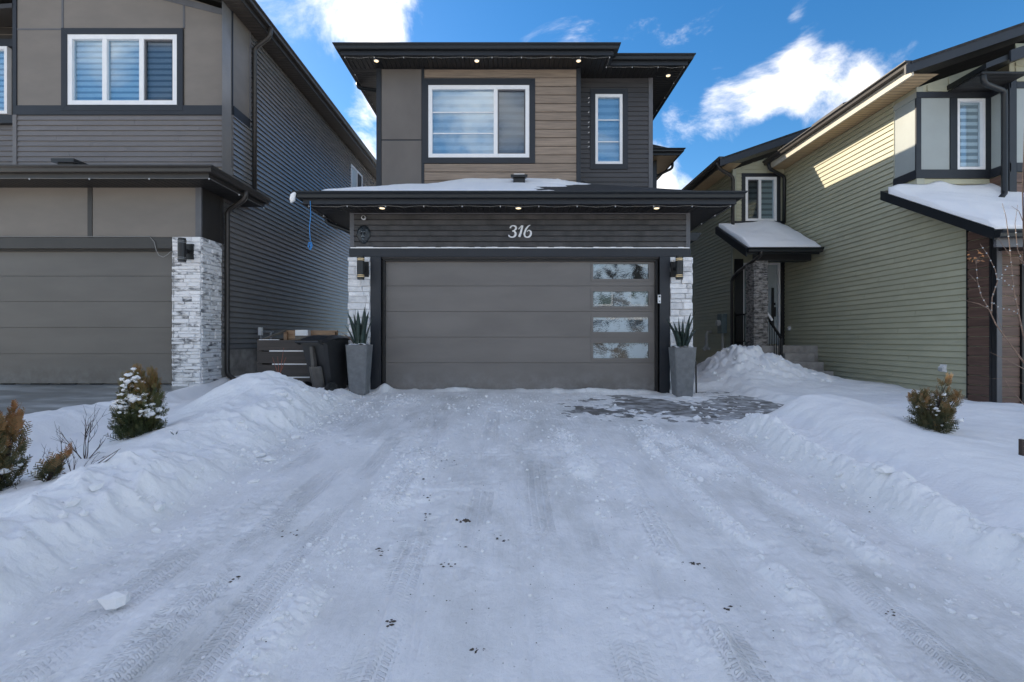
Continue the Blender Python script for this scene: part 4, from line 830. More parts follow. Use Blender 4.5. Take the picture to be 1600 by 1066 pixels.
MB().prism([(ux_, 8.93, rl(ux_) - .20), (RXL, 8.93, rl(RXL) - .20), (RXL, 8.93, rl(RXL) - .053), (ux_, 8.93, rl(ux_) - .053)], (0, .035, 0)).build('rake_board', m_gutbrown, HL)
MB().add([(ux_, 8.97, rl(ux_) - .175), (RXL, 8.97, rl(RXL) - .175), (RXL, YLU, rl(RXL) - .175), (ux_, YLU, rl(ux_) - .175)], [(0, 1, 2, 3)]).build('rake_soffit', m_soffy, HL)
downspout(HL, [(ux_ + .09, 10.05, lsoU + .09), (ux_ + .09, 10.05, lsoU - .09), (LX + .07, 10.12, lsoU - .30), (LX + .07, 10.12, zl + .0)], m_gutbrown, .045)
downspout(HL, [(fx + .08, 8.95, gL + .02), (fx + .08, 8.95, LSOF - .06), (LX + .07, 9.15, LSOF - .24), (LX + .07, 9.15, .28), (LX + .35, 9.0, .16)], m_gutbrown, .045)

# ------------------------------------------------------------------ the neighbour on the right
RX, RF, RU, RB = 7.4, 7.31, 8.76, 13.0
HR = thing('house', 'sage green sided house with brown boards and snowy porch roof', 'house', (9.5, 14, -.1))
RSO = 5.56; XE = 16.0
m = MB(); m.box(RX + .003, XE, RF + .0, RU, -.2, 2.62); m.prism([(RX + .003, RF, 2.62), (RX + .003, RU, 2.62), (RX + .003, RU, 3.45)], (XE - RX, 0, 0)); 
gwR = m.build('garage_wall', m_greensid, HR)
sd = MB(); sd.box(RX + .003, RX + .12, RU, RB, -.2, RSO + .02)
rw0 = (PX(1494, RU), PX(1538, RU), PZ(265.5, RU), PZ(155, RU)); bayx = PX(1547, RU)
cells_y(sd, RX + .12, bayx + .1, 3.2, RSO, RU, RU + .12, [rw0]); sd.box(bayx, XE, 8.42, RU + .12, 3.0, RSO + .4)
rgt = lambda x: RSO + .345 * (x - RX)
sd.prism([(RX + .003, RU, RSO), (XE, RU, RSO), (XE, RU, rgt(12.5)), (12.5, RU, rgt(12.5))], (0, .12, 0)); sd.box(XE - .1, XE, RU + .13, 24, 0, RSO); sd.box(5.99, XE - .11, 23.9, 24, 0, RSO)
rwl = sd.build('side_wall', m_greensid, HR)
MB().box(RX + .2, bayx + .5, RU + .7, RU + .72, 3.2, RSO).build('room_partition', m_int, HR)
zb0R, zb1R = PZ(279.5, RU), PZ(266, RU); rk = lambda y: 2.53 + .56 * (y - 6.9)       # underside of garage rake
def ylim(z):
    if z > zb0R: return (9.26, RB)
    a = max(7.775, 6.9 + (z - 2.43) / .56) if z > 2.9 else 7.775
    return (min(a, RU) if z < 3.6 else RU, RB)
laps(rwl, 'x', RX, 7.775, RB, .02, RSO - .01, .1037, m_greensid, sgn=-1, lim=ylim, proud=.026, gap=.012, joint=3.6)
MB().box(RX - .012, RX, RU, 9.24, zb1R + .004, PZ(154, RU) - .002).build('side_panel', m_gpanel, rwl); MB().box(RX - .03, RX, RU - .03, 9.26, zb0R, zb1R).build('belt_trim', m_navy, rwl)
MB().box(RX - .026, RX, RU - .026, 9.26, PZ(154, RU), PZ(145, RU)).build('frieze_trim', m_gpanel, rwl); MB().box(RX - .022, RX, 9.24, 9.262, zb1R, PZ(154, RU)).build('corner_trim', m_gtrim, rwl)
MB().box(RX - .026, PX(1437.5, RU), RU - .028, RU, zb1R + .002, PZ(154, RU) - .002).build('corner_trim', m_navy, rwl)
MB().box(RX - .028, bayx, RU - .032, RU, zb0R, zb1R).build('belt_trim', m_navy, rwl); MB().box(RX - .024, bayx, RU - .032, RU, PZ(154, RU), PZ(145, RU)).build('belt_trim', m_navy, rwl)
MB().box(PX(1438.3, RU), PX(1482.5, RU), RU - .014, RU, zb1R + .003, PZ(154, RU) - .003).build('panel', m_gpanel, rwl)
MB().box(PX(1483, RU), rw0[0] - .002, RU - .03, RU, zb1R + .003, PZ(154, RU) - .003).build('divider_trim', m_navy, rwl); MB().box(rw0[1] + .002, bayx - .002, RU - .03, RU, zb1R + .003, PZ(154, RU) - .003).build('divider_trim', m_navy, rwl)
window_y(HR, *rw0, RU, 0, m_navy, fw=.05, blind=m_blindr, glass=m_glassw)
laps(rwl, 'y', RU, PX(1443, RU), bayx, 3.35, zb0R - .004, .1037, m_greensid); MB().box(RX - .018, PX(1442.6, RU), RU - .028, RU, 3.3, zb0R - .003).build('corner_trim', m_gtrim, rwl)
laps(rwl, 'y', RU, PX(1441, RU), XE - 1, PZ(145, RU) + .003, PZ(145, RU) + 1.9, .1037 * 1.3, m_greensid, lim=lambda z: (max(PX(1441, RU), RX + (z - RSO) / .345 + .25), bayx if z < 5.9 else 12.0))
MB().box(RX - .018, PX(1440.5, RU), RU - .026, RU, PZ(145, RU) + .002, RSO).build('corner_trim', m_gtrim, rwl)
# bay on the right
BY = 8.42
MB().box(bayx - .014, bayx, BY, RU - .034, zb1R + .003, PZ(154, RU) - .003).build('side_panel', m_gpanel, rwl); MB().box(bayx - .032, bayx, BY - .03, RU - .034, zb0R, zb1R).build('belt_trim', m_navy, rwl); MB().box(bayx - .032, bayx, BY - .03, RU - .034, PZ(154, RU), PZ(145, RU)).build('belt_trim', m_navy, rwl)
bx = lambda p: PX(p, BY)
MB().box(bayx - .026, bx(1586), BY - .03, BY, 2.9, RSO - .05).build('corner_trim', m_navy, rwl)
MB().box(bx(1586.4), bx(1720), BY - .014, BY, zb1R + .003, PZ(154, RU) - .003).build('panel', m_gpanel, rwl); MB().box(bx(1586.2), bx(1720), BY - .032, BY, zb0R, zb1R).build('belt_trim', m_navy, rwl); MB().box(bx(1586.2), bx(1720), BY - .032, BY, PZ(154, RU), PZ(145, RU)).build('belt_trim', m_navy, rwl)
laps(rwl, 'y', BY, bx(1586.4), bx(1720), 2.95, zb0R - .003, .20, m_rwood, name='wood_plank', flat=True); laps(rwl, 'x', bayx, BY, RU, 3.35, zb0R - .003, .20, m_rwoody, sgn=-1, name='wood_plank', flat=True)
laps(rwl, 'y', BY, bx(1586), bx(1720), PZ(145, RU) + .004, RSO + .6, .13, m_greensid)
# bay gable: sloping eave and downspout
bxe = bx(1512) + .1; ysz = PZ(96, 8.0)
by0 = 7.98
bs = lambda x: PZ(80, by0) + .345 * (x - PX(1578, by0)) if False else 0
ba, bb = PX(1519, by0 + .6), PX(1578, by0)
MB().prism([(PX(1516, 8.3), 8.02, PZ(113, 8.3)), (PX(1516, 8.3), 8.02, PZ(121, 8.3)), (PX(1640, 8.3), 8.02, PZ(74, 8.3)), (PX(1640, 8.3), 8.02, PZ(64, 8.3))], (0, .75, 0)).build('bay_roof', m_gutter, HR)
MB().box(PX(1517, 8.3), bayx, 8.1, 8.75, PZ(121, 8.3) - .04, PZ(121, 8.3) - .01).build('bay_soffit', m_soffy, HR)
MB().prism([(PX(1580, 7.98), 7.98, PZ(96, 7.98)), (PX(1680, 7.98), 7.98, PZ(64, 7.98)), (PX(1680, 7.98), 7.98, PZ(44, 7.98)), (PX(1580, 7.98), 7.98, PZ(78, 7.98))], (0, .03, 0)).build('rake_board', m_navy, HR)
downspout(HR, [(PX(1541, 8.1), 8.15, PZ(108, 8.15)), (PX(1541, 8.1), 8.15, PZ(130, 8.15)), (PX(1575, 8.3), 8.36, PZ(140, 8.3)), (PX(1575, 8.3), 8.36, PZ(302, 8.3)), (PX(1566, 8.2), 8.22, PZ(309, 8.2))], m_gutter, .045)
# main eave on the left side
re = 6.93; MB().add([(re, 8.3, RSO), (RX, 8.3, RSO), (RX, 12.98, RSO), (re, 12.98, RSO)], [(0, 1, 2, 3)]).build('soffit', m_sofftan, HR)
MB().ext([(-.02, -.04), (.02, -.04), (.02, .19), (-.02, .19)], 'y', 8.28, 12.98, (re, RSO), -1).build('fascia', M('cream_fascia', (.50, .46, .38), rough=.5, var=.05), HR); MB().ext(gt, 'y', 8.26, 12.98, (re, RSO + .105), -1).build('gutter', m_gutbrown, HR)
ra = lambda x: RSO + .19 + .345 * (x - (re - .05))
def slab(x0, x1, y0, y1, f, th, name, mat): return MB().add([(x0, y0, f(x0)), (x1, y0, f(x1)), (x1, y1, f(x1)), (x0, y1, f(x0)), (x0, y0, f(x0) - th), (x1, y0, f(x1) - th), (x1, y1, f(x1) - th), (x0, y1, f(x0) - th)], [(0, 1, 2, 3), (7, 6, 5, 4), (0, 4, 5, 1), (1, 5, 6, 2), (2, 6, 7, 3), (3, 7, 4, 0)]).build(name, mat, HR)
slab(re - .05, 11.8, 8.24, 13.0, ra, .045, 'main_roof', m_shing)
MB().prism([(re - .14, 8.25, ra(re - .14) - .19), (11.8, 8.25, ra(11.8) - .23), (11.8, 8.25, ra(11.8) - .048), (re - .14, 8.25, ra(re - .14) - .03)], (0, .04, 0)).build('rake_board', m_navy, HR)
slab(re, 11.8, 8.3, RU, lambda x: ra(x) - .17, .01, 'rake_soffit', m_soffy)
slab(11.8, 16.6, 8.24, 24.2, lambda x: ra(11.8) - .345 * (x - 11.8), .045, 'far_roof', m_shing)
# panels standing off the roof near its edge
for y0, y1, h in ((10.1, 11.15, .16), (11.2, 11.6, .10)):
    MB().prism([(re + .05, y0, ra(re + .05) + h * .45), (re + 1.0, y0, ra(re + 1.0) + h * .45), (re + 1.0, y0, ra(re + 1.0) + h), (re + .05, y0, ra(re + .05) + h)], (0, y1 - y0, 0)).build('roof_panel', m_gutbrown, HR)
downspout(HR, [(re - .09, 12.75, RSO + .08), (re - .09, 12.75, RSO - .05), (RX - .06, 12.9, RSO - .22), (RX - .06, 12.92, 4.1)], m_gutter, .045)
# rear wing of the house: wider, its window over the porch
FX = 6.0; rw2 = (PX(1164, RB), PX(1213, RB), PZ(346, RB), PZ(277, RB)); dr2 = (PX(1161, RB), PX(1219, RB), .8, PZ(411, RB))
bw = MB(); cells_y(bw, FX, RX, .0, RSO, RB, RB + .12, [rw2, dr2]); bw.box(FX, FX + .12, RB + .12, 24, -.2, RSO); 
rbz = lambda x: RSO + .345 * (x - FX)
bw.prism([(FX, RB, RSO), (RX + 1.2, RB, RSO), (RX + 1.2, RB, rbz(RX + 1.2)), (FX, RB, rbz(FX))], (0, .12, 0)); bwo = bw.build('rear_wing_wall', m_greensid, HR)
MB().box(FX + .13, RX - .01, RB + .8, RB + .82, 0, RSO).build('room_partition', m_int, HR)
window_y(HR, *rw2, RB, .10, m_navy, muls=(PX(1187, RB),), fw=.07, blind=m_blindw, dark=(0,), glass=m_glassw)
o3 = (rw2[0] - .1, rw2[1] + .1, rw2[2] - .1, rw2[3] + .1)
laps(bwo, 'y', RB, PX(1150, RB), RX - .12, PZ(356, RB), RSO + .62, .1037, m_greensid, ops=[o3], lim=lambda z: (max(PX(1150, RB), FX + max(0, z - RSO) / .345 + .1), RX - .12))
MB().box(FX - .02, PX(1149.5, RB), RB - .03, RB, PZ(356, RB), RSO).build('corner_trim', m_gtrim, bwo); MB().box(FX + .02, RX - .02, RB - .045, RB, PZ(354, RB), PZ(346, RB)).build('belt_trim', m_navy, bwo)
laps(bwo, 'x', FX, RB, 22, .62, RSO - .01, .1037, m_greensid, sgn=-1, proud=.026, gap=.014)
MB().box(FX - .025, FX + .005, RB - .025, RB + .05, .6, PZ(360, RB)).build('corner_trim', m_gtrim, bwo)
MB().box(FX + .01, FX + .1, RB + .1, 23.9, -.3, .6).build('foundation', m_found, HR)
e2 = 5.55; MB().add([(e2, 12.52, RSO), (FX, 12.52, RSO), (FX, 23.9, RSO), (e2, 23.9, RSO)], [(0, 1, 2, 3)]).build('soffit', m_sofftan, HR)
MB().ext(fp, 'y', 12.5, 23.9, (e2, RSO), -1).build('fascia', m_gutbrown, HR); MB().ext(gt, 'y', 12.5, 23.9, (e2, RSO + .065), -1).build('gutter', m_gutbrown, HR)
rb2 = lambda x: RSO + .15 + .345 * (x - (e2 - .05)); slab(e2 - .05, 11.8, 12.48, 24.2, rb2, .045, 'rear_roof', m_shing)
MB().prism([(e2 - .12, 12.49, rb2(e2 - .12) - .21), (9.5, 12.49, rb2(9.5) - .24), (9.5, 12.49, rb2(9.5) - .048), (e2 - .12, 12.49, rb2(e2 - .12) - .03)], (0, .04, 0)).build('rake_board', m_navy, HR)
slab(e2, 9.0, 12.54, RB, lambda x: rb2(x) - .19, .01, 'rake_soffit', m_soffy)
downspout(HR, [(e2 - .09, 12.7, RSO + .08), (e2 - .09, 12.7, RSO - .05), (FX - .06, 12.86, RSO - .25), (FX - .06, 12.88, 4.0)], m_gutbrown, .045)
# porch: roof, stone column, door, steps
py0, py1, pz0, pz1, pxa, pxb = 11.3, 13.0, 3.12, 4.02, 5.54, 7.26
proof = lambda X, Y: pz0 + (pz1 - pz0) * (Y - py0) / (py1 - py0) + 0 * X
MB().prism([(pxa, py0, pz0 - .16), (pxa, py0, pz0), (pxa, py1, pz1), (pxa, py1, pz1 - .16)], (pxb - pxa, 0, 0)).build('porch_roof', m_gutter, HR)
MB().ext(gt, 'x', pxa, pxb + .02, (py0, pz0 - .12)).build('gutter', m_gutter, HR); MB().box(FX - .05, pxb - .02, py0 + .28, py0 + .55, pz0 - .26, pz0 - .06).build('porch_beam', m_black, HR)
MB().prism([(pxa - .02, py0 - .01, pz0 - .22), (pxa - .02, py0 - .01, pz0 - .02), (pxa - .02, py1, pz1 - .02), (pxa - .02, py1, pz1 - .2)], (.02, 0, 0)).build('rake_board', m_gutter, HR)
roof_snow('roof_snow', 'thick smooth snow on the small porch roof of the green house', proof, lambda X, Y: X < 9, pxa + .05, pxb - .01, py0 - .06, 12.95, lambda X, Y: .10 + .05 * fbm(X * 1.2, Y * 1.4, 3, 131) + .14 * G(X, Y, 6.9, 12.6, .35, .6) - .05 * ss(11.5, 11.25, Y), m_snow, 50, 50)
cx0, cx1, cy0 = PX(1181, 11.6), PX(1199.5, 11.6), 11.6; cx0 -= .02; cw = cx1 - cx0
col = MB().box(cx0, cx1, cy0, cy0 + .42, .35, pz0 - .262).build('stone_column', m_stoner, HR)
rs = random.Random(3); stones_y(col, cx0, cx1, .4, pz0 - .31, cy0, m_stoner, (.03, .06), (.08, .22), .035, .003, rs, join=True); stones_x(col, cy0, cy0 + .42, .4, pz0 - .31, cx0, -1, m_stoner, (.03, .06), (.08, .22), .035, .003, rs, join=True)
MB().box(FX + .02, RX - .02, 11.55, RB - .002, -.1, .80).build('porch_floor', m_step, HR)
for i in range(3): MB().box(6.42, 7.16 + .03 * i - .05, 11.55 - .29 * (i + 1), 11.549 - .29 * i, -.15, .62 - .19 * i).build('step', m_step, HR)
ed = MB().box(PX(1199, RB), PX(1216, RB), RB + .05, RB + .09, .82, PZ(414, RB)).build('entry_door', m_doorw, HR)
MB().box(dr2[0] + .02, PX(1184, RB), RB + .05, RB + .07, .82, PZ(414, RB)).build('sidelite', m_doorg, ed)
f = MB(); f.box(dr2[0], dr2[1], RB - .01, RB + .1, PZ(414, RB), dr2[3]); f.box(PX(1216, RB), dr2[1], RB - .01, RB + .1, .8, PZ(414, RB)); f.box(PX(1184, RB), PX(1199, RB), RB - .01, RB + .1, .8, PZ(414, RB)); f.box(dr2[0], dr2[0] + .03, RB - .01, RB + .1, .8, PZ(414, RB)); f.build('door_frame', m_white, ed)
MB().box(PX(1219.4, RB), PX(1225, RB), RB - .035, RB, .8, PZ(405, RB)).build('jamb_trim', m_black, HR); MB().box(FX + .03, dr2[0] - .005, RB - .03, RB, .8, PZ(405, RB)).build('jamb_trim', m_black, HR)
MB().box(PX(1206, RB), PX(1208.3, RB), RB - .04, RB + .02, PZ(508, RB), PZ(450, RB)).build('pull_handle', m_black, ed); MB().box(PX(1209.5, RB), PX(1212.5, RB), RB + .02, RB + .05, PZ(477, RB), PZ(473, RB)).build('lock', m_black, ed); MB().box(PX(1209.5, RB), PX(1212.5, RB), RB + .0, RB + .05, PZ(495, RB), PZ(480, RB)).build('lock', m_black, ed)
downspout(HR, [(PX(1187, py0), py0 - .07, pz0 - .1), (PX(1187, py0), py0 - .07, pz0 - .19), (FX - .05, 12.6, PZ(427, 12.9)), (FX - .05, 12.95, PZ(436, 12.95)), (FX - .05, 12.95, .6)], m_gutbrown, .04)
# garage: brown boards, rake roof with snow
MB().box(RX - .026, RX, 7.755, 7.775, .0, 2.95).build('corner_trim', m_black, gwR); 
laps(gwR, 'x', RX, 7.40, 7.752, -.08, 2.7, .155, m_rwoody, sgn=-1, name='wood_plank', flat=True)
MB().box(RX - .03, RX, 7.36, 7.395, -.1, 2.6).build('corner_trim', m_black, gwR)
rfx = lambda p: PX(p, RF)
MB().box(RX - .02, rfx(1563), RF - .028, RF, -.09, 2.6).build('corner_trim', m_greytrim, gwR); MB().box(RX - .026, RX - .001, RF - .02, 7.358, -.1, 2.6).build('corner_trim', m_black, gwR)
laps(gwR, 'y', RF, rfx(1563.4), rfx(1591), -.08, 2.55, .155, m_rwood, name='wood_plank', flat=True); MB().box(rfx(1592), rfx(1640), RF - .05, RF, -.3, 2.1).build('jamb_trim', m_black, gwR)
laps(gwR, 'y', RF, rfx(1592), rfx(1700), 2.105, 2.55, .155, m_rwood, name='wood_plank', flat=True)
MB().box(RX - .012, RX + .2, 7.32, 12.9, -.5, .012).build('foundation', m_found, HR); MB().box(RX + .0, XE, RF - .02, RF + .2, -.6, -.085).build('foundation', m_found, HR)
grx = 6.87; grz = lambda y: 2.56 + .56 * (y - 6.85)
MB().prism([(grx, 6.82, grz(6.82)), (grx, 8.76, grz(8.76)), (grx, 8.76, grz(8.76) - .17), (grx, 6.82, grz(6.82) - .17)], (.04, 0, 0)).build('rake_board', m_gutter, HR)
MB().prism([(grx + .04, 6.85, grz(6.85) - .02), (grx + .04, 8.755, grz(8.755) - .02), (grx + .04, 8.755, grz(8.755) - .11), (grx + .04, 6.85, grz(6.85) - .11)], (XE - grx, 0, 0)).build('garage_roof', m_shing, HR)
MB().prism([(grx - .0, 8.76, grz(8.76)), (grx, 8.93, grz(8.93)), (grx, 8.93, grz(8.93) - .17), (grx, 8.76, grz(8.76) - .17)], (RX - .02 - grx, 0, 0)).build('roof_return', m_gutter, HR)
MB().ext(gt, 'x', grx + .01, XE, (6.85, grz(6.85) - .16)).build('gutter', m_gutter, HR); MB().ext(fp, 'x', grx + .05, XE, (6.86, grz(6.85) - .27)).build('fascia', m_greytrim, HR)
MB().box(RX, XE, 6.88, RF, grz(6.85) - .26, grz(6.85) - .25).build('soffit', m_soffx, HR)
roof_snow('roof_snow', 'deep snow on the garage roof of the green house under its bay', lambda X, Y: grz(Y) + 0 * X, lambda X, Y: (X < 12), grx, 12, 6.80, 8.74, lambda X, Y: .10 + .06 * fbm(X * 1.3, Y * 1.3, 3, 141) + .09 * ss(8.3, 8.74, Y) * (1 + 2 * perlin(X * 1.7, Y * .1, 143)) - .05 * ss(6.95, 6.8, Y) - .03 * ss(7.05, 6.9, X), m_snow, 90, 40)
# overhead door of the green house, just beyond the frame
rd = MB().box(rfx(1640) + .01, rfx(1640) + 4.9, RF - .02, RF - .001, -.35, 2.1).build('garage_door', m_ldoor, HR)
for k in range(5): MB().box(rfx(1640) + .012, rfx(1640) + 4.898, RF - .045, RF - .021, -.345 + .489 * k, .138 + .489 * k).build('door_section', m_ldoor, rd)
MB().box(rfx(1640) + 4.91, rfx(1640) + 5.2, RF - .05, RF, -.3, 2.1).build('jamb_trim', m_black, gwR)
laps(gwR, 'y', RF, rfx(1701), rfx(1640) + 5.2, 2.105, 2.55, .155, m_rwood, name='wood_plank', flat=True)

# ------------------------------------------------------------------ fittings on the houses
def lantern(label, px, Y, zc, glow, cy):
    t = thing('wall_lantern', label, 'lamp', (PX(px, Y), Y, zc - .17), 'cylinder lanterns beside the garage doors'); x = PX(px, Y)
    MB().box(x - .085, x + .085, Y - .03, Y + .05, zc - .135, zc + .135).build('back_plate', m_black, t); MB().box(x - .025, x + .025, cy, Y - .029, zc - .03, zc + .03).build('arm', m_black, t)
    MB().lathe([(.062, -.125), (.064, -.12), (.064, .12), (.062, .125)], (x, cy, zc), n=20).build('shade', m_black, t)
    for s in (-1, 1):
        for k in (0, 1):
            z = zc + s * (.131 + .026 * k); MB().lathe([(.057, -.005), (.057, .005)], (x, cy, z), n=20).build('light_ring', m_ring if glow else m_grey, t); MB().lathe([(.066, -.006), (.066, .006)], (x, cy, z + s * .013), n=20).build('shade_ring', m_black, t)
        MB().lathe([(.060, -.016), (.060, .016)], (x, cy, zc + s * .19), n=20).build('end_cap', m_black, t)
lantern('lit black cylinder lantern on stone pier over planter with pale drooping lower leaf', 569.5, 8.54, PZ(419.5, 8.4), True, 8.33)
lantern('lit black cylinder lantern on stone pier next to the white doorbell', 1055, 8.54, PZ(419.5, 8.4), True, 8.33)
lantern('unlit black cylinder lantern on the smudged stone pier of the taupe house', 295.5, 8.44, PZ(391.5, 8.3), False, 8.26)
def pot(px, py, zs, label, group):
    Y = (zs - CAMZ) * F / (HZ - py); x = PX(px, Y); t = thing('soffit_light', label, 'light', (x, Y, zs - .01), group)
    MB().lathe([(.050, -.008), (.056, -.002), (.056, .0)], (x, Y, zs - .001), n=18).build('trim_ring', m_plast, t); MB().lathe([(.042, -.011), (.042, -.008)], (x, Y, zs - .001), n=18).build('lens', m_pot, t)
for p, w in ((597, 'over the lion plaque'), (810, 'over the house number'), (1026, 'over the white doorbell')): pot(p, 325, SOF, 'small round lit downlight in the garage soffit ' + w, 'downlights in the soffits')
for p, w in ((588, 'over the tall grey panels'), (745, 'over the wide window'), (904, 'over the end of the wood planks')): pot(p, 95, soU, 'small round lit downlight in the highest soffit ' + w, 'downlights in the soffits')
pot(1044, 118, soU, 'small round lit downlight in the soffit corner near the tall narrow window', 'downlights in the soffits')

# house number: three brush-script figures
hn = thing('house_number', 'white italic metal numerals 316 on dark garage siding', 'house number', (PX(813, YG), YG - .03, PZ(372, YG)))
DIG = [[[(545, 325, 21), (552, 295, 17), (580, 272, 14), (620, 266, 15), (660, 285, 22), (672, 325, 24), (650, 362, 19), (610, 383, 13), (585, 388, 11)], [(585, 388, 11), (630, 396, 16), (660, 430, 25), (660, 475, 26), (630, 513, 20), (585, 527, 15), (545, 520, 15), (515, 500, 18), (518, 478, 22)]],
       [[(728, 345, 9), (762, 312, 11), (805, 262, 13)], [(822, 262, 20), (800, 345, 23), (775, 440, 25), (744, 522, 28)]],
       [[(998, 250, 7), (955, 275, 14), (905, 335, 20), (872, 410, 22), (862, 465, 22), (880, 510, 19), (925, 528, 15), (975, 512, 22), (1008, 460, 24), (1008, 405, 21), (975, 374, 14), (940, 382, 9), (920, 410, 6)]]]
def smooth_path(P, n=6):
    out = []; Q = [P[0]] + P + [P[-1]]
    for i in range(1, len(Q) - 2):
        for k in range(n):
            t = k / n; out.append(tuple(.5 * ((2 * Q[i][j]) + (-Q[i - 1][j] + Q[i + 1][j]) * t + (2 * Q[i - 1][j] - 5 * Q[i][j] + 4 * Q[i + 1][j] - Q[i + 2][j]) * t * t + (-Q[i - 1][j] + 3 * Q[i][j] - 3 * Q[i + 1][j] + Q[i + 2][j]) * t ** 3) for j in range(3)))
    out.append(P[-1]); return out
for d in DIG:
    mb = MB()
    for st in d:
        q = smooth_path(st); mb.tube([(PX(760 + a / 14.545, YG), YG - .026, PZ(335 + b / 14.545, YG)) for a, b, r in q], [max(.004, r / 14.545 * YG / F * .98) for a, b, r in q], 10, sq=(1, .35, 1))
    mb.build('numeral', m_number, hn, smooth=True)
# lion-head plaque
def lion():
    cx_, cz_, w, h = PX(569, YG), PZ(367.5, YG), .125, .17; n, m = 44, 56; vs, fs, tint = [], [], []
    for j in range(m + 1):
        for i in range(n):
            r = j / m; a = 2 * math.pi * i / n; u, v = math.cos(a) * r, math.sin(a) * r
            taper = 1 - .42 * max(0, -v) ** 1.5 * 1.0; X = u * w * taper; Z = v * h
            x, y = X / w, Z / h
            mane = .55 + .45 * math.sin(a * 13 + 5 * math.sin(r * 5) + 3 * r); rim = 1 - r ** 6
            z = (.016 + .020 * (1 - r * r)) * rim + .012 * mane * (r > .32) * rim
            nose = math.exp(-(x / .13) ** 2 - ((y - .02) / .30) ** 2); muz = math.exp(-((abs(x) - .14) / .12) ** 2 - ((y + .22) / .12) ** 2); brow = math.exp(-((abs(x) - .22) / .13) ** 2 - ((y - .27) / .08) ** 2); chin = math.exp(-(x / .16) ** 2 - ((y + .5) / .12) ** 2)
            eye = math.exp(-((abs(x) - .22) / .08) ** 2 - ((y - .15) / .06) ** 2); mouth = math.exp(-(x / .2) ** 2 - ((y + .36) / .045) ** 2); ear = math.exp(-((abs(x) - .5) / .11) ** 2 - ((y - .5) / .11) ** 2)
            z += .020 * nose + .016 * muz + .012 * brow + .012 * chin - .016 * eye - .014 * mouth + .012 * ear
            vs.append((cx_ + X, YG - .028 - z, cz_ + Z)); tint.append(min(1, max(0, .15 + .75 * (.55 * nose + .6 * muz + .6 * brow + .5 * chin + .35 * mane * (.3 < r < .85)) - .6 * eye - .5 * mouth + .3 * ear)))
    for j in range(m):
        for i in range(n): i2 = (i + 1) % n; fs.append((j * n + i, j * n + i2, (j + 1) * n + i2, (j + 1) * n + i))
    k = len(vs); vs += [(x, YG - .012, z) for x, y, z in vs[m * n:]]; tint += [0] * n
    for i in range(n): i2 = (i + 1) % n; fs.append((m * n + i, m * n + i2, k + i2, k + i))
    t = thing('lion_plaque', 'dark sculpted metal lion head plaque on garage siding below white camera', 'plaque', (cx_, YG - .02, cz_ - h))
    mb = MB(); mb.add(vs, fs); mb.tint = tint; mb.build('relief', m_lionhi, t, smooth=True)
    MB().lathe([(.105, -.016), (.112, -.008), (.112, 0)], (cx_, YG - .012, cz_ + .03), 'y', 28).build('mount', m_lion, t)
lion()
t = thing('security_camera', 'small round white security camera on siding above the lion plaque', 'camera', (PX(570, YG), YG - .05, PZ(345, YG))); x, z = PX(570, YG), PZ(342, YG)
MB().lathe([(.03, -.02), (.03, 0)], (x, YG - .016, z), 'y', 16).build('base', m_plast, t); MB().lathe([(.012, -.085), (.034, -.08), (.040, -.05), (.036, -.022), (.02, -.018)], (x, YG - .016, z), 'y', 18).build('housing', m_plast, t, smooth=True); MB().lathe([(.004, -.088), (.027, -.0866), (.027, -.08)], (x + .004, YG - .017, z - .002), 'y', 16).build('lens', m_black, t)
t = thing('doorbell', 'white video doorbell on the black jamb right of the garage door', 'doorbell', (PX(1029, YG), YG - .06, PZ(474, YG))); x, z = PX(1030, 8.54), PZ(467.5, 8.54)
MB().box(x - .024, x + .026, YG - .075, YG - .046, z - .075, z + .075).build('body', m_plast, t); MB().lathe([(.017, -.004), (.017, .001)], (x + .001, YG - .076, z + .045), 'y', 14).build('lens', m_black, t); MB().lathe([(.013, -.003), (.013, .001)], (x + .001, YG - .076, z - .04), 'y', 14).build('button', m_grey, t)

# strings of bulbs under the eaves
string_lights('pale bulb string clipped under the garage eave of house 316', [(ex0 + .05, 9.3, SOF - .02), (ex0 + .05, 8.05, SOF - .02), (ex1 - .05, 8.05, SOF - .02), (ex1 - .05, 9.9, SOF - .02)], .62, 'bulb strings under the eaves', mat=m_wire)
string_lights('pale bulb string clipped under the highest eave of house 316', [(lx0 + .05, 12.0, soU - .02), (lx0 + .05, 10.02, soU - .02), (lx1 - .05, 10.02, soU - .02), (lx1 - .05, 10.38, soU - .02), (rx1 - .05, 10.38, soU - .02), (rx1 - .05, 13, soU - .02)], .62, 'bulb strings under the eaves', mat=m_wire)
string_lights('straight pale bulb string along the brown gutter of the taupe house', [(-11, fy - .03, LSOF - .016), (fx + .03, fy - .03, LSOF - .016), (fx + .03, 9.7, LSOF - .016)], 1.02, 'bulb strings under the eaves', sag=.004, mat=m_wire)
cp = [(lx(-60), YL - .052, lz(371) + .004), (lx(237), YL - .052, lz(371) + .004)] + [(PX(a, YL - .06), YL - .06, PZ(b, YL - .06)) for a, b in ((241, 378), (244, 391), (248, 399), (255, 402), (262, 398), (267, 393), (270, 394), (271.3, 400), (271.3, 450), (271.3, 520), (271.6, 604))]
tag(MB().tube(cp, .007, 6).build('power_cord', m_wire), 'pale cord looping off the header and down beside the stone pier', 'cord')
bc = PX(485, 7.96); bp = [(bc, 7.95, SOF + .03), (bc + .01, 7.95, SOF - .2), (bc - .012, 7.95, SOF - .42), (bc + .004, 7.95, PZ(377, 7.95))]
t = thing('hanging_cord', 'bright blue cord with a knotted clip hanging from the garage eave', 'cord', (bc, 7.95, PZ(390, 7.95))); MB().tube(bp, .006, 6).build('cord', m_blue, t)
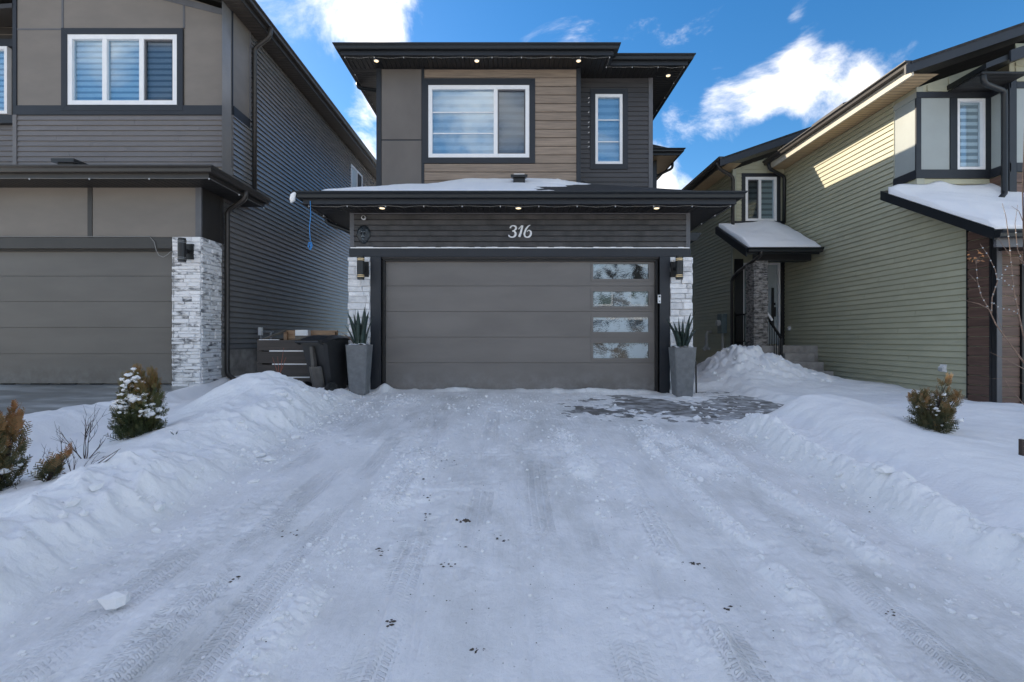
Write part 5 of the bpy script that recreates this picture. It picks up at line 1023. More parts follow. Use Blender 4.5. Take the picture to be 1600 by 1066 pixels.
zc = PZ(384, 7.95); MB().tube([(bc - .03, 7.95, zc + .04), (bc + .02, 7.94, zc + .055), (bc + .035, 7.95, zc), (bc - .01, 7.96, zc - .05), (bc - .035, 7.95, zc - .01), (bc + .0, 7.94, zc + .05), (bc + .02, 7.95, zc - .04), (bc - .005, 7.95, zc - .07)], .012, 6).build('knot', m_blue, t)
t = thing('ice_lump', 'white lump of ice frozen on the gutter corner above the blue cord', 'ice', (ex0 - .13, 7.9, gzt - .1)); MB().tube([(ex0 - .10, 7.88, gzt + .09), (ex0 - .135, 7.87, gzt + .03), (ex0 - .145, 7.87, gzt - .04), (ex0 - .165, 7.87, gzt - .09)], [.02, .042, .045, .012], 8).build('ice', m_snow, t, smooth=True)
# thin snow lying on the header ledge
mb = MB(); n = 60
for k in range(n):
    a = gx(549) + (gx(1076) - gx(549)) * k / n; b = gx(549) + (gx(1076) - gx(549)) * (k + 1) / n; h = .014 + .012 * rng.random(); mb.box(a, b, YG - .05, YG - .018, gzp(389) + .001, gzp(389) + h)
tag(mb.build('ledge_snow', m_snow), 'thin line of snow on the ledge over the garage door of house 316', 'snow', kind='stuff')
mb = MB()
for py in (155, 162, 177, 193, 200, 209, 224, 231): mb.tube([(vx(918.5), YR - .02, vz(py)), (vx(920.5), YR - .03, vz(py - 1.5))], [.005, .013], 6)
tag(mb.build('caught_snow', m_snow), 'small specks of snow caught left of the tall narrow window', 'snow', kind='stuff')

# ------------------------------------------------------------------ meters and vents
t = thing('gas_meter', 'grey gas meter with valve and pipes on the side wall of the taupe house', 'gas meter', (LX + .2, 10.2, .2)); yy = 10.2; xx = LX + .16
MB().tube([(xx, yy, .12), (xx, yy, 1.02), (xx, yy, 1.12)], .022, 8).build('riser', m_grey, t); MB().box(xx - .035, xx + .035, yy - .05, yy + .02, 1.04, 1.21).build('regulator_vent', m_plast, t)
MB().lathe([(.09, -.05), (.12, -.03), (.12, .03), (.09, .05)], (xx + .02, yy + .04, .84), 'y', 18).build('regulator', m_meter, t); MB().box(xx + .03, xx + .23, yy - .09, yy + .12, .42, .78).build('meter_body', m_meter, t); MB().box(xx + .07, xx + .19, yy - .10, yy - .088, .58, .70).build('dial', m_plast, t)
MB().tube([(xx + .2, yy + .02, .76), (xx + .2, yy + .02, 1.08), (xx + .2, yy + .12, 1.12), (LX + .02, yy + .2, 1.12)], .02, 8).build('outlet_pipe', m_grey, t)
t = thing('electric_meter', 'grey electric meter box with round glass on the green side wall', 'meter', (FX - .1, 13.45, .9)); yy = 13.45
MB().box(FX - .17, FX - .02, yy - .14, yy + .14, PZ(521, yy), PZ(491, yy)).build('box', m_meter, t); MB().lathe([(.02, -.10), (.08, -.09), (.09, -.06), (.09, 0)], (FX - .17, yy + .0, PZ(505, yy)), 'x', 18).build('meter_glass', m_conduit, t); MB().tube([(FX - .08, yy, PZ(521, yy)), (FX - .08, yy, .25)], .035, 10).build('conduit', m_conduit, t)
t = thing('exhaust_pipe', 'white plastic exhaust elbow on the green side wall near the meter', 'pipe', (FX - .2, 14.3, .8)); yy = 14.35
MB().tube([(FX + .02, yy, PZ(519, yy)), (FX - .14, yy, PZ(519, yy)), (FX - .17, yy, PZ(524, yy)), (FX - .17, yy, PZ(540, yy)), (FX - .17, yy - .08, PZ(545, yy)), (FX - .17, yy - .22, PZ(545, yy))], .045, 10).build('elbow', m_conduit, t, smooth=True); MB().tube([(FX - .17, yy - .05, PZ(540, yy)), (FX - .3, yy - .1, PZ(547, yy))], .05, 10).build('outlet', m_conduit, t)
for lab, yv, pz in (('white louvred wall vent low on green siding near the brown boards', RX * F / 676, 575), ('white hooded wall vent on green siding beside the entry steps', RX * F / 435, 513)):
    t = thing('wall_vent', lab, 'vent', (RX - .05, yv, PZ(pz, yv) - .09)); z = PZ(pz, yv)
    MB().box(RX - .028, RX - .012, yv - .06, yv + .06, z - .07, z + .06).build('flange', m_plast, t); MB().prism([(RX - .03, yv - .045, z + .05), (RX - .075, yv - .045, z + .01), (RX - .075, yv - .045, z - .055), (RX - .03, yv - .045, z - .055)], (0, .09, 0)).build('hood', m_plast, t)
    for k in range(3): MB().box(RX - .081, RX - .074, yv - .038, yv + .038, z - .055 + .022 * k, z - .042 + .022 * k).build('louvre', m_grey, t)
# entry railing
def railing(label, p0, p1, npick, h=.86):
    t = thing('railing', label, 'railing', p0); a, b = Vector(p0), Vector(p1); up_ = Vector((0, 0, h))
    MB().tube([a + Vector((0, 0, -.15)), a + up_ + Vector((0, 0, .08))], .035, 4).build('post', m_black, t); MB().tube([b + Vector((0, 0, -.25)), b + up_], .035, 4).build('post', m_black, t)
    MB().tube([a + up_, b + up_], .03, 4).build('top_rail', m_black, t); MB().tube([a + Vector((0, 0, .1)), b + Vector((0, 0, .1))], .018, 4).build('bottom_rail', m_black, t)
    for k in range(1, npick): q = a.lerp(b, k / npick); MB().tube([q + Vector((0, 0, .1)), q + up_], .010, 4).build('picket', m_black, t)
    return t
railing('sloping black metal stair railing beside the concrete entry steps', (6.3, 12.0, .80), (6.3, 11.2, .12), 8)
railing('level black metal railing on the porch behind the stone column', (6.05, 12.9, .80), (6.05, 11.75, .80), 8, .80)
tag(MB().tube([(6.3, 11.95, 1.72), (6.3, 11.6, 1.42)], .028, 6).build('rail_snow', m_snow), 'strip of snow lying on the sloping stair railing', 'snow', kind='stuff')

# ------------------------------------------------------------------ planters with agave
def planter(label, px, leaves, seed, base_y, tilt=0, droop=False, px_w=.37):
    rg = random.Random(seed); x = PX(px, base_y); z0 = max(0, snow_z(x, base_y)) - .02
    t = thing('planter', label, 'planter', local=True, group='planters beside the garage door'); H_ = .84; b, tp = .13, .185
    mb = MB(); vs = []
    for z, r in ((0, b), (.02, b + .006), (H_ - .03, tp - .004), (H_, tp), (H_, tp - .03), (H_ - .05, tp - .035)):
        c = .018; vs += [(r, -r + c, z), (r, r - c, z), (r - c, r, z), (-r + c, r, z), (-r, r - c, z), (-r, -r + c, z), (-r + c, -r, z), (r - c, -r, z)]
    fs = [tuple(range(8))] + [(8 * k + i, 8 * k + (i + 1) % 8, 8 * k + 8 + (i + 1) % 8, 8 * k + 8 + i) for k in range(5) for i in range(8)] + [tuple(range(40, 48))]
    mb.add(vs, fs).build('pot', m_planter, t)
    sm = MB(); n = 9
    g_ = [[(-tp + .035 + (2 * tp - .07) * i / (n - 1), -tp + .035 + (2 * tp - .07) * j / (n - 1), H_ - .02 + .03 * (1 - ((i - 4) / 4) ** 2 * ((j - 4) / 4) ** 2) + rg.uniform(-.012, .02)) for i in range(n)] for j in range(n)]
    sm.add([p for r in g_ for p in r], [(j * n + i, j * n + i + 1, (j + 1) * n + i + 1, (j + 1) * n + i) for j in range(n - 1) for i in range(n - 1)]).build('soil_snow', m_snow, t, smooth=True)
    for k in range(leaves):
        a = rg.uniform(0, 2 * math.pi); L_ = rg.uniform(.32, .70) * (1.0 if k % 3 else .85); lean = rg.uniform(.04, .42) * (1.6 if L_ < .4 else 1); w = rg.uniform(.034, .052)
        if droop and k == 0: a, L_, lean, w = math.pi, .36, .9, .014
        d = Vector((math.cos(a), math.sin(a), 0)); s = Vector((-d.y, d.x, 0)); tw = rg.uniform(-.7, .7); s = (s * math.cos(tw) + d * math.sin(tw)); r0 = d * rg.uniform(.02, .10)
        vs, fs = [], []; N_ = 8
        for i in range(N_ + 1):
            u = i / N_; c = r0 + d * (lean * L_ * (u ** 1.5)) + Vector((0, 0, H_ - .03 + L_ * u * (1 - .25 * lean * u))); ww = w * (.75 + .5 * u if u < .35 else .925 * (1 - ((u - .35) / .65) ** 1.9) + .002); nrm = d * .012 * (1 - u)
            vs += [c - s * ww + nrm * .9, c - nrm * .35, c + s * ww + nrm * .9, c - nrm * 1.5 - d * .004]
        for i in range(N_):
            for q in range(4): fs.append((4 * i + q, 4 * i + (q + 1) % 4, 4 * i + 4 + (q + 1) % 4, 4 * i + 4 + q))
        MB().add(vs, fs).build('leaf', m_leafp if not (droop and k == 0) else m_barkl, t, smooth=True)
    t.location = (x, base_y, z0); t.rotation_euler = (0, 0, rg.uniform(-.06, .06)); return t
planter('tall grey planter of green agave left of garage door near bins', 561.5, 22, 4, 8.18, droop=True)
planter('tall grey planter of green agave right of garage door by the path', 1066, 24, 11, 8.22)
x, y = PX(1088, 8.6), 8.6
t = thing('black_stake', 'thin black metal stake standing in snow behind the planter by the path', 'stake', (x, y, 0)); MB().tube([(x + .0, y, -.05), (x - .005, y, .3), (x - .01, y, .55)], .016, 6).build('shaft', m_black, t); MB().tube([(x - .01, y, .55), (x - .05, y, .56)], .014, 6).build('handle', m_black, t)

# ------------------------------------------------------------------ slatted wooden bin, wheeled carts
bt = thing('slatted_wood_bin', 'dark slatted wooden storage bin with raw cedar back and snow on slats', 'wooden bin', (-3.9, 8.8, 0)); bx0_, bx1_, byf, byb = -4.40, -3.40, 8.30, 9.28
for i, (a, b) in enumerate(((531.5, 547.5), (549.5, 567.5), (570, 588), (590.5, 608), (610, 627))):
    MB().box(bx0_ + rng.uniform(-.02, .02), bx1_, byf - rng.uniform(.022, .034), byf, PZ(b, byf), PZ(a, byf)).build('slat', m_darkwood, bt)
    z = PZ(a, byf); y1_ = byf + .05
    if i: MB().box(bx0_ + (.2, .2, .25, .5, .75)[i], bx1_ - .004, byf - .02, byf + .03, z + .001, z + .018 + .012 * (i == 1)).build('slat_snow', m_snow, bt)
    else: MB().box(bx0_ + .02, bx0_ + .36, byf - .02, byf + .02, z + .001, z + .010).build('slat_snow', m_snow, bt)
for k in range(5): MB().box(bx1_ - .0, bx1_ + .025, byf + .01, byb, -.05 + .205 * k, .14 + .205 * k).build('slat', m_darkwood, bt)
for k in range(5): MB().box(bx0_ - .025, bx0_, byf + .01, byb, -.05 + .205 * k, .14 + .205 * k).build('slat', m_darkwood, bt)
zt = PZ(516, byb)
for k in range(5): MB().box(bx0_, bx1_ + .02, byb, byb + .03, zt - .19 - .21 * k, zt - .21 * k - .006).build('slat', m_tanwood, bt)
MB().prism([(bx0_ + .0, byf + .02, PZ(531, byf) - .03), (bx0_ + .03, byf + .02, PZ(531, byf) - .03), (bx0_ + .03, byf + .02, PZ(531, byf) + .0), (bx0_, byf + .02, PZ(531, byf) + .0)], (0, byb - byf - .03, zt - PZ(531, byf))).build('side_rail', m_greywood, bt)
for x in (bx0_ + .005, bx1_ - .065):
    for y in (byf + .005, byb - .07): MB().box(x, x + .06, y, y + .06, -.1, zt - .03 if y > 9 else PZ(533, byf)).build('post', m_tanwood if y > 9 else m_darkwood, bt)
MB().box(bx1_ - .13, bx1_ - .07, byb - .09, byb - .03, .2, zt - .1).build('brace', m_tanwood, bt); MB().box(bx0_ + .25, bx0_ + .52, byb - .12, byb - .003, zt - .18, zt - .11).build('ledge', m_greywood, bt)
mb = MB(); mb.box(bx0_ + .26, bx0_ + .50, byb - .14, byb - .004, zt - .108, zt - .0); mb.build('ledge_snow', m_snow, bt)
def cart(label, m_body, m_lid, loc, rz, lean, snow=False, panel=None):
    """two-wheeled waste cart, local: wheels at -Y"""
    t = thing('wheeled_bin', label, 'waste bin', local=True, group='wheeled bins beside the wooden bin'); vs = []
    for z, wx_, y0, y1 in ((.06, .20, -.20, .22), (.30, .225, -.235, .25), (.80, .265, -.29, .285), (.90, .27, -.30, .29), (.90, .295, -.33, .31), (.94, .295, -.33, .31)):
        c = .045; vs += [(wx_, y0 + c, z), (wx_, y1 - c, z), (wx_ - c, y1, z), (-wx_ + c, y1, z), (-wx_, y1 - c, z), (-wx_, y0 + c, z), (-wx_ + c, y0, z), (wx_ - c, y0, z)]
    MB().add(vs, [tuple(range(8))] + [(8 * k + i, 8 * k + (i + 1) % 8, 8 * k + 8 + (i + 1) % 8, 8 * k + 8 + i) for k in range(5) for i in range(8)] + [tuple(range(40, 48))]).build('body', m_body, t)
    lv = []
    for k in range(7):
        u = k / 6; y = -.34 + .68 * u; z = .955 + .055 * math.sin(math.pi * min(1, u * 1.1)) - .015 * u
        lv += [(-.31, y, z - .03), (-.24, y, z + .012), (.24, y, z + .012), (.31, y, z - .03)]
    f = [(4 * k + i, 4 * k + i + 1, 4 * k + 5 + i, 4 * k + 4 + i) for k in range(6) for i in range(3)]; n = len(lv); lv += [(a, b, c - .02) for a, b, c in lv]; f2 = [tuple(n + i for i in q) for q in f]
    rim = [(4 * k, 4 * k + 4, n + 4 * k + 4, n + 4 * k) for k in range(6)] + [(4 * k + 3, n + 4 * k + 3, n + 4 * k + 7, 4 * k + 7) for k in range(6)] + [(i, n + i, n + i + 1, i + 1) for i in range(3)] + [(24 + i, 25 + i, n + 25 + i, n + 24 + i) for i in range(3)]
    MB().add(lv, f + f2 + rim).build('lid', m_lid, t)
    MB().tube([(-.24, -.32, .90), (-.24, -.41, .95), (.24, -.41, .95), (.24, -.32, .90)], .018, 8).build('handle', m_body, t)
    if panel:
        p = MB(); q = []
        for z, r in ((.14, .115), (.16, .12), (.50, .125), (.53, .115)):
            for k in range(9): a = math.pi * (1 + k / 8); q.append((r * math.cos(a), -.215 - .10 * z + r * .75 * math.sin(a), z))
        p.add(q, [(9 * j + i, 9 * j + i + 1, 9 * j + 10 + i, 9 * j + 9 + i) for j in range(3) for i in range(8)] + [tuple(range(8, -1, -1)), tuple(range(27, 36))]).build('axle_column', panel, t, smooth=False)
        MB().box(-.03, .03, -.335, -.27, .50, .86).build('rib', panel, t)
    MB().tube([(-.27, -.26, .125), (.27, -.26, .125)], .014, 8).build('axle', m_grey, t)
    for s in (-1, 1):
        w = MB().lathe([(.085, -.024), (.130, -.034), (.138, -.020), (.138, .020), (.130, .034), (.085, .024)], (s * .275, -.26, .125), 'x', 24).build('wheel', m_rubber, t)
        MB().lathe([(.03, -.034), (.08, -.020), (.08, .020), (.03, .034)], (s * .275, -.26, .125), 'x', 16).build('hub', m_binblk, w)
    if snow: MB().box(-.27, .1, -.2, .28, 1.008, 1.045).build('lid_snow', m_snow, t)
    t.location = loc; t.rotation_euler = (lean, 0, rz); return t
cart('black wheeled bin tilted with both wheels out, next to the grey planter', m_binblk, m_binblk, (-3.12, 8.22, .02), math.radians(-22), math.radians(7), panel=m_bingry)
cart('green-lidded wheeled bin with snow, squeezed behind the black bin', m_binblk, m_bingrn, (-3.22, 8.95, -.14), math.radians(20), 0, snow=True)

# ------------------------------------------------------------------ shrubs, twigs and the sapling
def cedar(label, x, y, h, w, n, seed, mat, burn=.0, lean=(0, 0), clusters=(), tops=3, group='cedar shrubs in the snow', sink=.06, droop=0.0, plume=.36):
    """arborvitae: several upright plumes of flat sprays, each spray a little fan of scale leaves"""
    rg = random.Random(seed); z0 = snow_z(x, y) - sink; t = thing('cedar_shrub', label, 'shrub', (x, y, z0), group); spires = []
    for k in range(tops):
        a = 2.4 * k + rg.uniform(-.4, .4); q = 0 if k == 0 else w * (.20 + .16 * rg.random()); hh = h if k == 0 else h * (rg.uniform(.62, .95) if droop == 0 else rg.uniform(.35, .82))
        spires.append((q * math.cos(a), q * math.sin(a) * .8, hh, rg.uniform(-droop, droop), rg.uniform(-droop, droop) * .5))
    tr = MB(); mb = MB(); tint = []; lumps = []
    for sx, sy, sh, dx, dy in spires: tr.tube([(x + sx * .15, y + sy * .15, z0), (x + sx * .7 + (lean[0] + dx) * sh * .25, y + sy * .7 + (lean[1] + dy) * sh * .25, z0 + sh * .45), (x + sx + (lean[0] + dx) * sh * .8, y + sy + (lean[1] + dy) * sh * .8, z0 + sh * .85)], [.013, .009, .003], 6)
    for k in range(n):
        sx, sy, sh, dx, dy = spires[k % len(spires)]
        u = rg.random() ** .9; rad = w * plume * (1 - u) ** .6 * (.75 + .25 * min(1, u / .25)) * rg.uniform(.85, 1.12); a = rg.uniform(0, 2 * math.pi); rr = rad * math.sqrt(rg.uniform(.1, 1))
        lx_, ly_ = (lean[0] + dx) * sh * u * (.3 + .7 * u), (lean[1] + dy) * sh * u * (.3 + .7 * u)
        c = Vector((x + sx * (.45 + .55 * u) + lx_ + rr * math.cos(a), y + sy * (.45 + .55 * u) + ly_ + rr * math.sin(a), z0 + .01 + sh * u * .92))
        out = .85 * (rr / max(rad, 1e-4)) * (1 - .55 * u); d = Vector((math.cos(a) * out, math.sin(a) * out, .8 + .4 * u - droop * .9 * rg.random() + rg.uniform(-.3, .25))).normalized(); ln = rg.uniform(.055, .125) * (.75 + .35 * (1 - u))
        s = d.cross(Vector((rg.uniform(-1, 1), rg.uniform(-1, 1), rg.uniform(-.4, .4)))).normalized(); br = min(1, max(0, burn * (.25 + 1.1 * u * u) + rg.gauss(0, .16) + .12))
        for i in range(9):
            v = (i + .5) / 9; p = c + d * (ln * v); side = (1 if i % 2 else -1); q = (d * .75 + s * side * rg.uniform(.6, 1.0)).normalized(); L_ = ln * .42 * (1.1 - .7 * v) * rg.uniform(.8, 1.2); wd = q.cross(s.cross(d)).normalized() * .0042
            mb.add([p - wd, p + wd, p + q * L_ + wd * .5, p + q * L_ - wd * .5], [(0, 1, 2, 3)]); b0 = min(1, max(0, br - .15)); tint += [b0, b0, min(1, br + .14), min(1, br + .14)]
        wd = s * .0035; mb.add([c - wd, c + wd, c + d * ln], [(0, 1, 2)]); tint += [br, br, min(1, br + .1)]
        if math.sin(a) < .35:
            for cx_, cz_, cr_ in clusters:
                dd = math.hypot((c.x - x) / w - cx_, (c.z - z0) / h - cz_)
                if dd < cr_ and rg.random() < .5 * (1 - (dd / cr_) ** 2): lumps.append((c + d * ln * rg.uniform(.4, .9), rg.uniform(.008, .028) * (1.4 - .8 * dd / cr_))); break
    tr.build('trunk', m_bark, t); mb.tint = tint; mb.build('crown', mat, t)
    if lumps:
        sm = MB()
        for c, r in lumps:
            n_ = 7; vs = []; ph = rg.uniform(0, 6.28)
            for rr, hh in ((.4, -.7), (.95, -.25), (1.0, .25), (.5, .75)):
                for k in range(n_): a = 2 * math.pi * k / n_ + ph; q = rr * r * rg.uniform(.6, 1.5); vs.append((c.x + q * math.cos(a) * 1.25, c.y + q * math.sin(a), c.z + hh * r * rg.uniform(.7, 1.3)))
            sm.add(vs, [tuple(range(n_ - 1, -1, -1)), tuple(range(3 * n_, 4 * n_))] + [(j * n_ + k, j * n_ + (k + 1) % n_, (j + 1) * n_ + (k + 1) % n_, (j + 1) * n_ + k) for j in range(3) for k in range(n_)])
        o = sm.build('snow_lumps', m_snow, t, smooth=True); o['kind'] = 'stuff'
    return t
cedar('bushy green cedar shrub laden with snow, standing alone before the taupe garage', PX(215, 5.05), 5.05, .80, .56, 1600, 1, m_cedar, burn=.6, tops=9, plume=.29, clusters=((-.02, .72, .18), (.05, .50, .22), (-.12, .42, .18), (.25, .30, .14), (-.3, .18, .16), (-.35, .05, .2)))
cedar('rust-tipped cedar shrub cut by the picture edge beside bare twigs', PX(-18, 3.85), 3.85, .82, .52, 1300, 2, m_cedarb, burn=.62, tops=9, plume=.24, clusters=((.2, .25, .1), (.1, .45, .08)))
cedar('small leaning brown cedar sprig in the snow beside bare twigs', PX(74, 3.85), 3.85, .26, .14, 110, 3, m_cedarb, burn=.7, lean=(.75, 0), tops=2, sink=.02, clusters=((-.15, .2, .25),))
cedar('drooping green and rust cedar shrub with snow, on the green house lawn', PX(1458, 5.05), 5.05, .62, .50, 850, 6, m_cedarb, burn=.4, lean=(-.03, 0), tops=9, droop=.45, plume=.21, clusters=((.0, .55, .14), (-.1, .38, .12), (.18, .18, .14), (.12, .68, .1), (.05, .08, .1)))
def twig(mb, p, d, ln, r, depth, rg, kids=3, spread=.6):
    pts = [p]; q = Vector(p); dd = Vector(d).normalized()
    for k in range(4): dd = (dd + Vector((rg.uniform(-.13, .13), rg.uniform(-.13, .13), rg.uniform(-.06, .12)))).normalized(); q = q + dd * ln / 4; pts.append(q.copy())
    mb.tube(pts, [r * (1 - .17 * k) for k in range(5)], 5)
    if depth:
        for k in range(kids):
            i = rg.randint(1, 4); a = rg.uniform(0, 2 * math.pi); o = dd.orthogonal().normalized(); b = dd.cross(o); nd = dd + (o * math.cos(a) + b * math.sin(a)) * spread * rg.uniform(.6, 1.3)
            twig(mb, pts[i], nd, ln * rg.uniform(.4, .65), r * .6, depth - 1, rg, kids, spread)
def twigs(label, px, Y, stems, ln, seed, mat, r=.005, depth=2, kids=3, tilt=.5, sink=.03, dirs=None, group='bare twigs poking out of the snow'):
    rg = random.Random(seed); x = PX(px, Y); z = snow_z(x, Y) - sink; t = thing('bare_shrub', label, 'twigs', (x, Y, z), group)
    for k in range(stems):
        a = rg.uniform(0, 2 * math.pi); d = Vector((math.cos(a) * tilt, math.sin(a) * tilt * .5, 1)) if dirs is None else Vector(dirs[k]); mb = MB(); twig(mb, Vector((x + rg.uniform(-.02, .02), Y, z)), d, ln * rg.uniform(.7, 1.15), r, depth, rg, kids, .55); mb.build('stem', mat, t)
twigs('leafless upright shrub with fanned twigs between the two cedars', 133, 4.45, 5, .33, 5, m_bark, dirs=[(.02, 0, 1), (-.75, 0, .95), (.6, 0, .8), (-.5, .2, .9), (.15, -.1, 1)])
twigs('low spreading leafless twigs in front of the upright bare shrub', 117, 4.0, 4, .20, 8, m_bark, r=.004, dirs=[(-1.4, 0, .3), (.2, 0, 1), (-.6, 0, .9), (.9, 0, .5)])
twigs('bunch of thin grey twigs behind the leaning cedar sprig', 92, 4.1, 3, .27, 14, m_bark, r=.004, dirs=[(-.05, 0, 1), (.15, 0, 1), (-.7, 0, .8)])
twigs('two straight dark sticks slanting out of smooth snow', 148, 3.75, 2, .24, 15, m_bark, r=.005, depth=0, dirs=[(1.0, 0, .75), (1.15, 0, .65)])
twigs('three red dogwood stems on the snow pile before the slatted bin', 437, 7.0, 4, .40, 9, m_redtwig, r=.006, depth=0, dirs=[(-.45, 0, 1), (-.12, 0, 1), (.35, 0, 1), (.28, 0, 1)])
twigs('small tuft of green sprigs low in the snow beside the snowy cedar', 272, 4.7, 4, .06, 19, m_leafp, r=.004, depth=1, tilt=.8)
# sapling with bulbs
def sapling():
    Y0 = 4.95; rg = random.Random(12); bxs = PX(1607, Y0); t = thing('sapling', 'bare young tree wound with tiny bulbs and a tuft of dry leaves', 'tree', (bxs, Y0, snow_z(bxs, Y0) - .05))
    def P(px, py, dy=0): return Vector((PX(px, Y0 + dy), Y0 + dy, PZ(py, Y0 + dy)))
    BR = [([(1609, 735), (1606, 640), (1604, 560), (1602, 470), (1600, 380), (1598, 300), (1601, 200)], .016), ([(1604, 572), (1580, 540), (1556, 507), (1545, 483), (1530, 475), (1513, 471)], .008), ([(1545, 483), (1533, 462), (1527.5, 440), (1525, 412)], .005),
          ([(1549, 490), (1550, 465), (1558.6, 440), (1555, 421.5), (1544, 399.5), (1531, 381)], .006), ([(1602, 540), (1592, 491), (1584, 454.5), (1580.6, 418), (1577, 377.6), (1571.5, 337), (1566, 318)], .007), ([(1606, 580), (1584, 568), (1563, 558), (1546, 550)], .005), ([(1606, 640), (1592, 623), (1579, 608), (1566, 586)], .005),
          ([(1584, 454), (1572, 441), (1561, 431)], .004), ([(1579, 400), (1567, 384), (1560, 372)], .004), ([(1600, 600), (1570, 592), (1538, 592)], .003), ([(1602, 420), (1590, 390), (1586, 350), (1590, 320)], .005), ([(1592, 491), (1580, 484), (1562, 482), (1548, 470)], .004), ([(1525, 440), (1518, 432), (1513, 427)], .003), ([(1558, 440), (1570, 424), (1576, 412)], .003), ([(1600, 350), (1592, 330), (1580, 322)], .004), ([(1513, 471), (1505, 468), (1497, 464)], .002), ([(1570, 524), (1560, 500), (1556, 480)], .003), ([(1600, 410), (1590, 402), (1578, 404)], .003), ([(1584, 470), (1572, 462), (1566, 452)], .003)]
    blb = []
    for k, (pts, r) in enumerate(BR):
        dy = rg.uniform(-.2, .2) if k else 0; q = [P(a, b, dy * min(1, i * .5)) for i, (a, b) in enumerate(pts)]; MB().tube(q, [r * (1 - .75 * i / (len(q) - 1)) for i in range(len(q))], 7).build('trunk' if k == 0 else 'branch', m_barkl if k else m_bark, t, smooth=True)
        if k in (2, 3, 4, 7, 10, 11, 13):
            for a, b in zip(q[:-1], q[1:]):
                for u in (.2, .65): blb.append(a.lerp(b, u))
    for c in blb: MB().lathe([(.001, .008), (.0065, .003), (.0065, -.003), (.001, -.008)], c, n=6).build('bulb', m_bulb, t)
    for k in range(16):
        c = P(1526 + rg.uniform(-14, 13), 399 + rg.uniform(-7, 9), rg.uniform(-.05, .05)); d = Vector((rg.uniform(-1, 1), rg.uniform(-1, 1), rg.uniform(-.5, .5))).normalized(); s = d.orthogonal().normalized(); L_ = rg.uniform(.025, .045)
        MB().add([c, c + d * L_ * .5 + s * L_ * .33, c + d * L_, c + d * L_ * .5 - s * L_ * .33], [(0, 1, 2, 3)]).build('leaf', m_dleaf, t)
    for k in range(5): MB().tube([P(1525, 412, -.0), P(1526 + rg.uniform(-14, 12), 400 + rg.uniform(-5, 6), 0)], .002, 5).build('branch', m_barkl, t)
sapling()
x, y = PX(1597.5, 4.3), 4.3; t = thing('tree_stake', 'short dark wooden stake in the snow below the sapling', 'stake', (x, y, snow_z(x, y))); MB().box(x - .004, x + .018, y, y + .03, snow_z(x, y) - .1, PZ(687, y)).build('stake', m_bark, t)

# ------------------------------------------------------------------ lumps of snow, frozen dirt and grit on the drive
def ground_at(px, py):
    Y = F * 1.6152 / (py - HZ + 58.34); x = PX(px, Y); return x, Y, snow_z(x, Y)
def lump(c, r, rg, mat, name, flat=.7, n=10, parent=None):
    vs = []; ph = [rg.uniform(0, 6.28) for _ in range(4)]
    for j in range(n // 2 + 1):
        th = math.pi * j / (n // 2)
        for k in range(n):
            a = 2 * math.pi * k / n; rr = r * (1 + .22 * math.sin(2 * a + ph[0]) + .18 * math.sin(3 * a + 2 * th + ph[1]) + .12 * math.sin(5 * a - th + ph[2])) * rg.uniform(.9, 1.1)
            vs.append((c[0] + rr * math.sin(th) * math.cos(a), c[1] + rr * math.sin(th) * math.sin(a), c[2] + flat * r * math.cos(th)))
    m_ = n // 2; fs = [(j * n + k, j * n + (k + 1) % n, (j + 1) * n + (k + 1) % n, (j + 1) * n + k) for j in range(m_) for k in range(n)]
    return MB().add(vs, fs).build(name, mat, parent)
rg = random.Random(31); x, y, z = ground_at(181, 957)
tag(lump((x, y, z + .045), .058, rg, m_snow, 'snow_chunk', .8, 7), 'single wedge of snow lying on the tyre track by the left bank', 'snow chunk', 'snow chunks')
for lab, px, py, r in (('broken heap of frozen dirt, largest on the driveway', 726, 819, .040), ('small brown heap of frozen dirt alone on the smooth near driveway', 744, 1024, .022), ('small dark heap of frozen dirt beside the ridge of loose snow', 1080, 886, .022)):
    x, y, z = ground_at(px, py); mb = MB()
    for k in range(11):
        q = r * rg.uniform(.22, .5); cxk, cyk = x + rg.gauss(0, r * .75), y + rg.gauss(0, r * .35); ph = rg.uniform(0, 6.28); vs = [(cxk + q * rg.uniform(.6, 1.3) * math.cos(ph + i * 1.047), cyk + q * rg.uniform(.6, 1.2) * math.sin(ph + i * 1.047), snow_z(cxk, cyk) - .003) for i in range(6)]
        vs += [(cxk + (p_[0] - cxk) * .55 + rg.gauss(0, q * .1), cyk + (p_[1] - cyk) * .55, p_[2] + q * rg.uniform(.4, .9)) for p_ in vs]; mb.add(vs, [(6, 7, 8, 9, 10, 11)] + [(i, (i + 1) % 6, 6 + (i + 1) % 6, 6 + i) for i in range(6)])
    tag(mb.build('dirt_clump', m_dirt), lab, 'dirt', 'dirt clumps on the driveway')
sp = [(664, 785), (675, 797), (668, 815), (711, 851), (722, 861), (661, 902), (698, 890), (625, 954), (612, 981), (895, 781), (785, 848), (842, 843), (1096, 888), (1078, 843), (1142, 958), (640, 722), (668, 712), (650, 742), (700, 728), (690, 668), (663, 661), (1186, 833), (1357, 803), (470, 826), (452, 838), (445, 872), (368, 917), (1396, 916), (1390, 962), (1402, 971), (596, 868), (628, 745), (672, 752), (705, 738)]
mb = MB()
for px, py in sp[::2]:
    for k in range(rg.randint(3, 9)):
        x, y, z = ground_at(px + rg.gauss(0, 7), py + rg.gauss(0, 3.5)); s = rg.uniform(.003, .011) * (1.5 if k == 0 else 1); vs = [(x + s * rg.uniform(.6, 1.6) * math.cos(a), y + s * rg.uniform(.6, 1.2) * math.sin(a), z + .001) for a in (0, 1.2, 2.5, 3.7, 5.0)]; vs.append((x, y, z + s * .6)); mb.add(vs, [(i, (i + 1) % 5, 5) for i in range(5)])
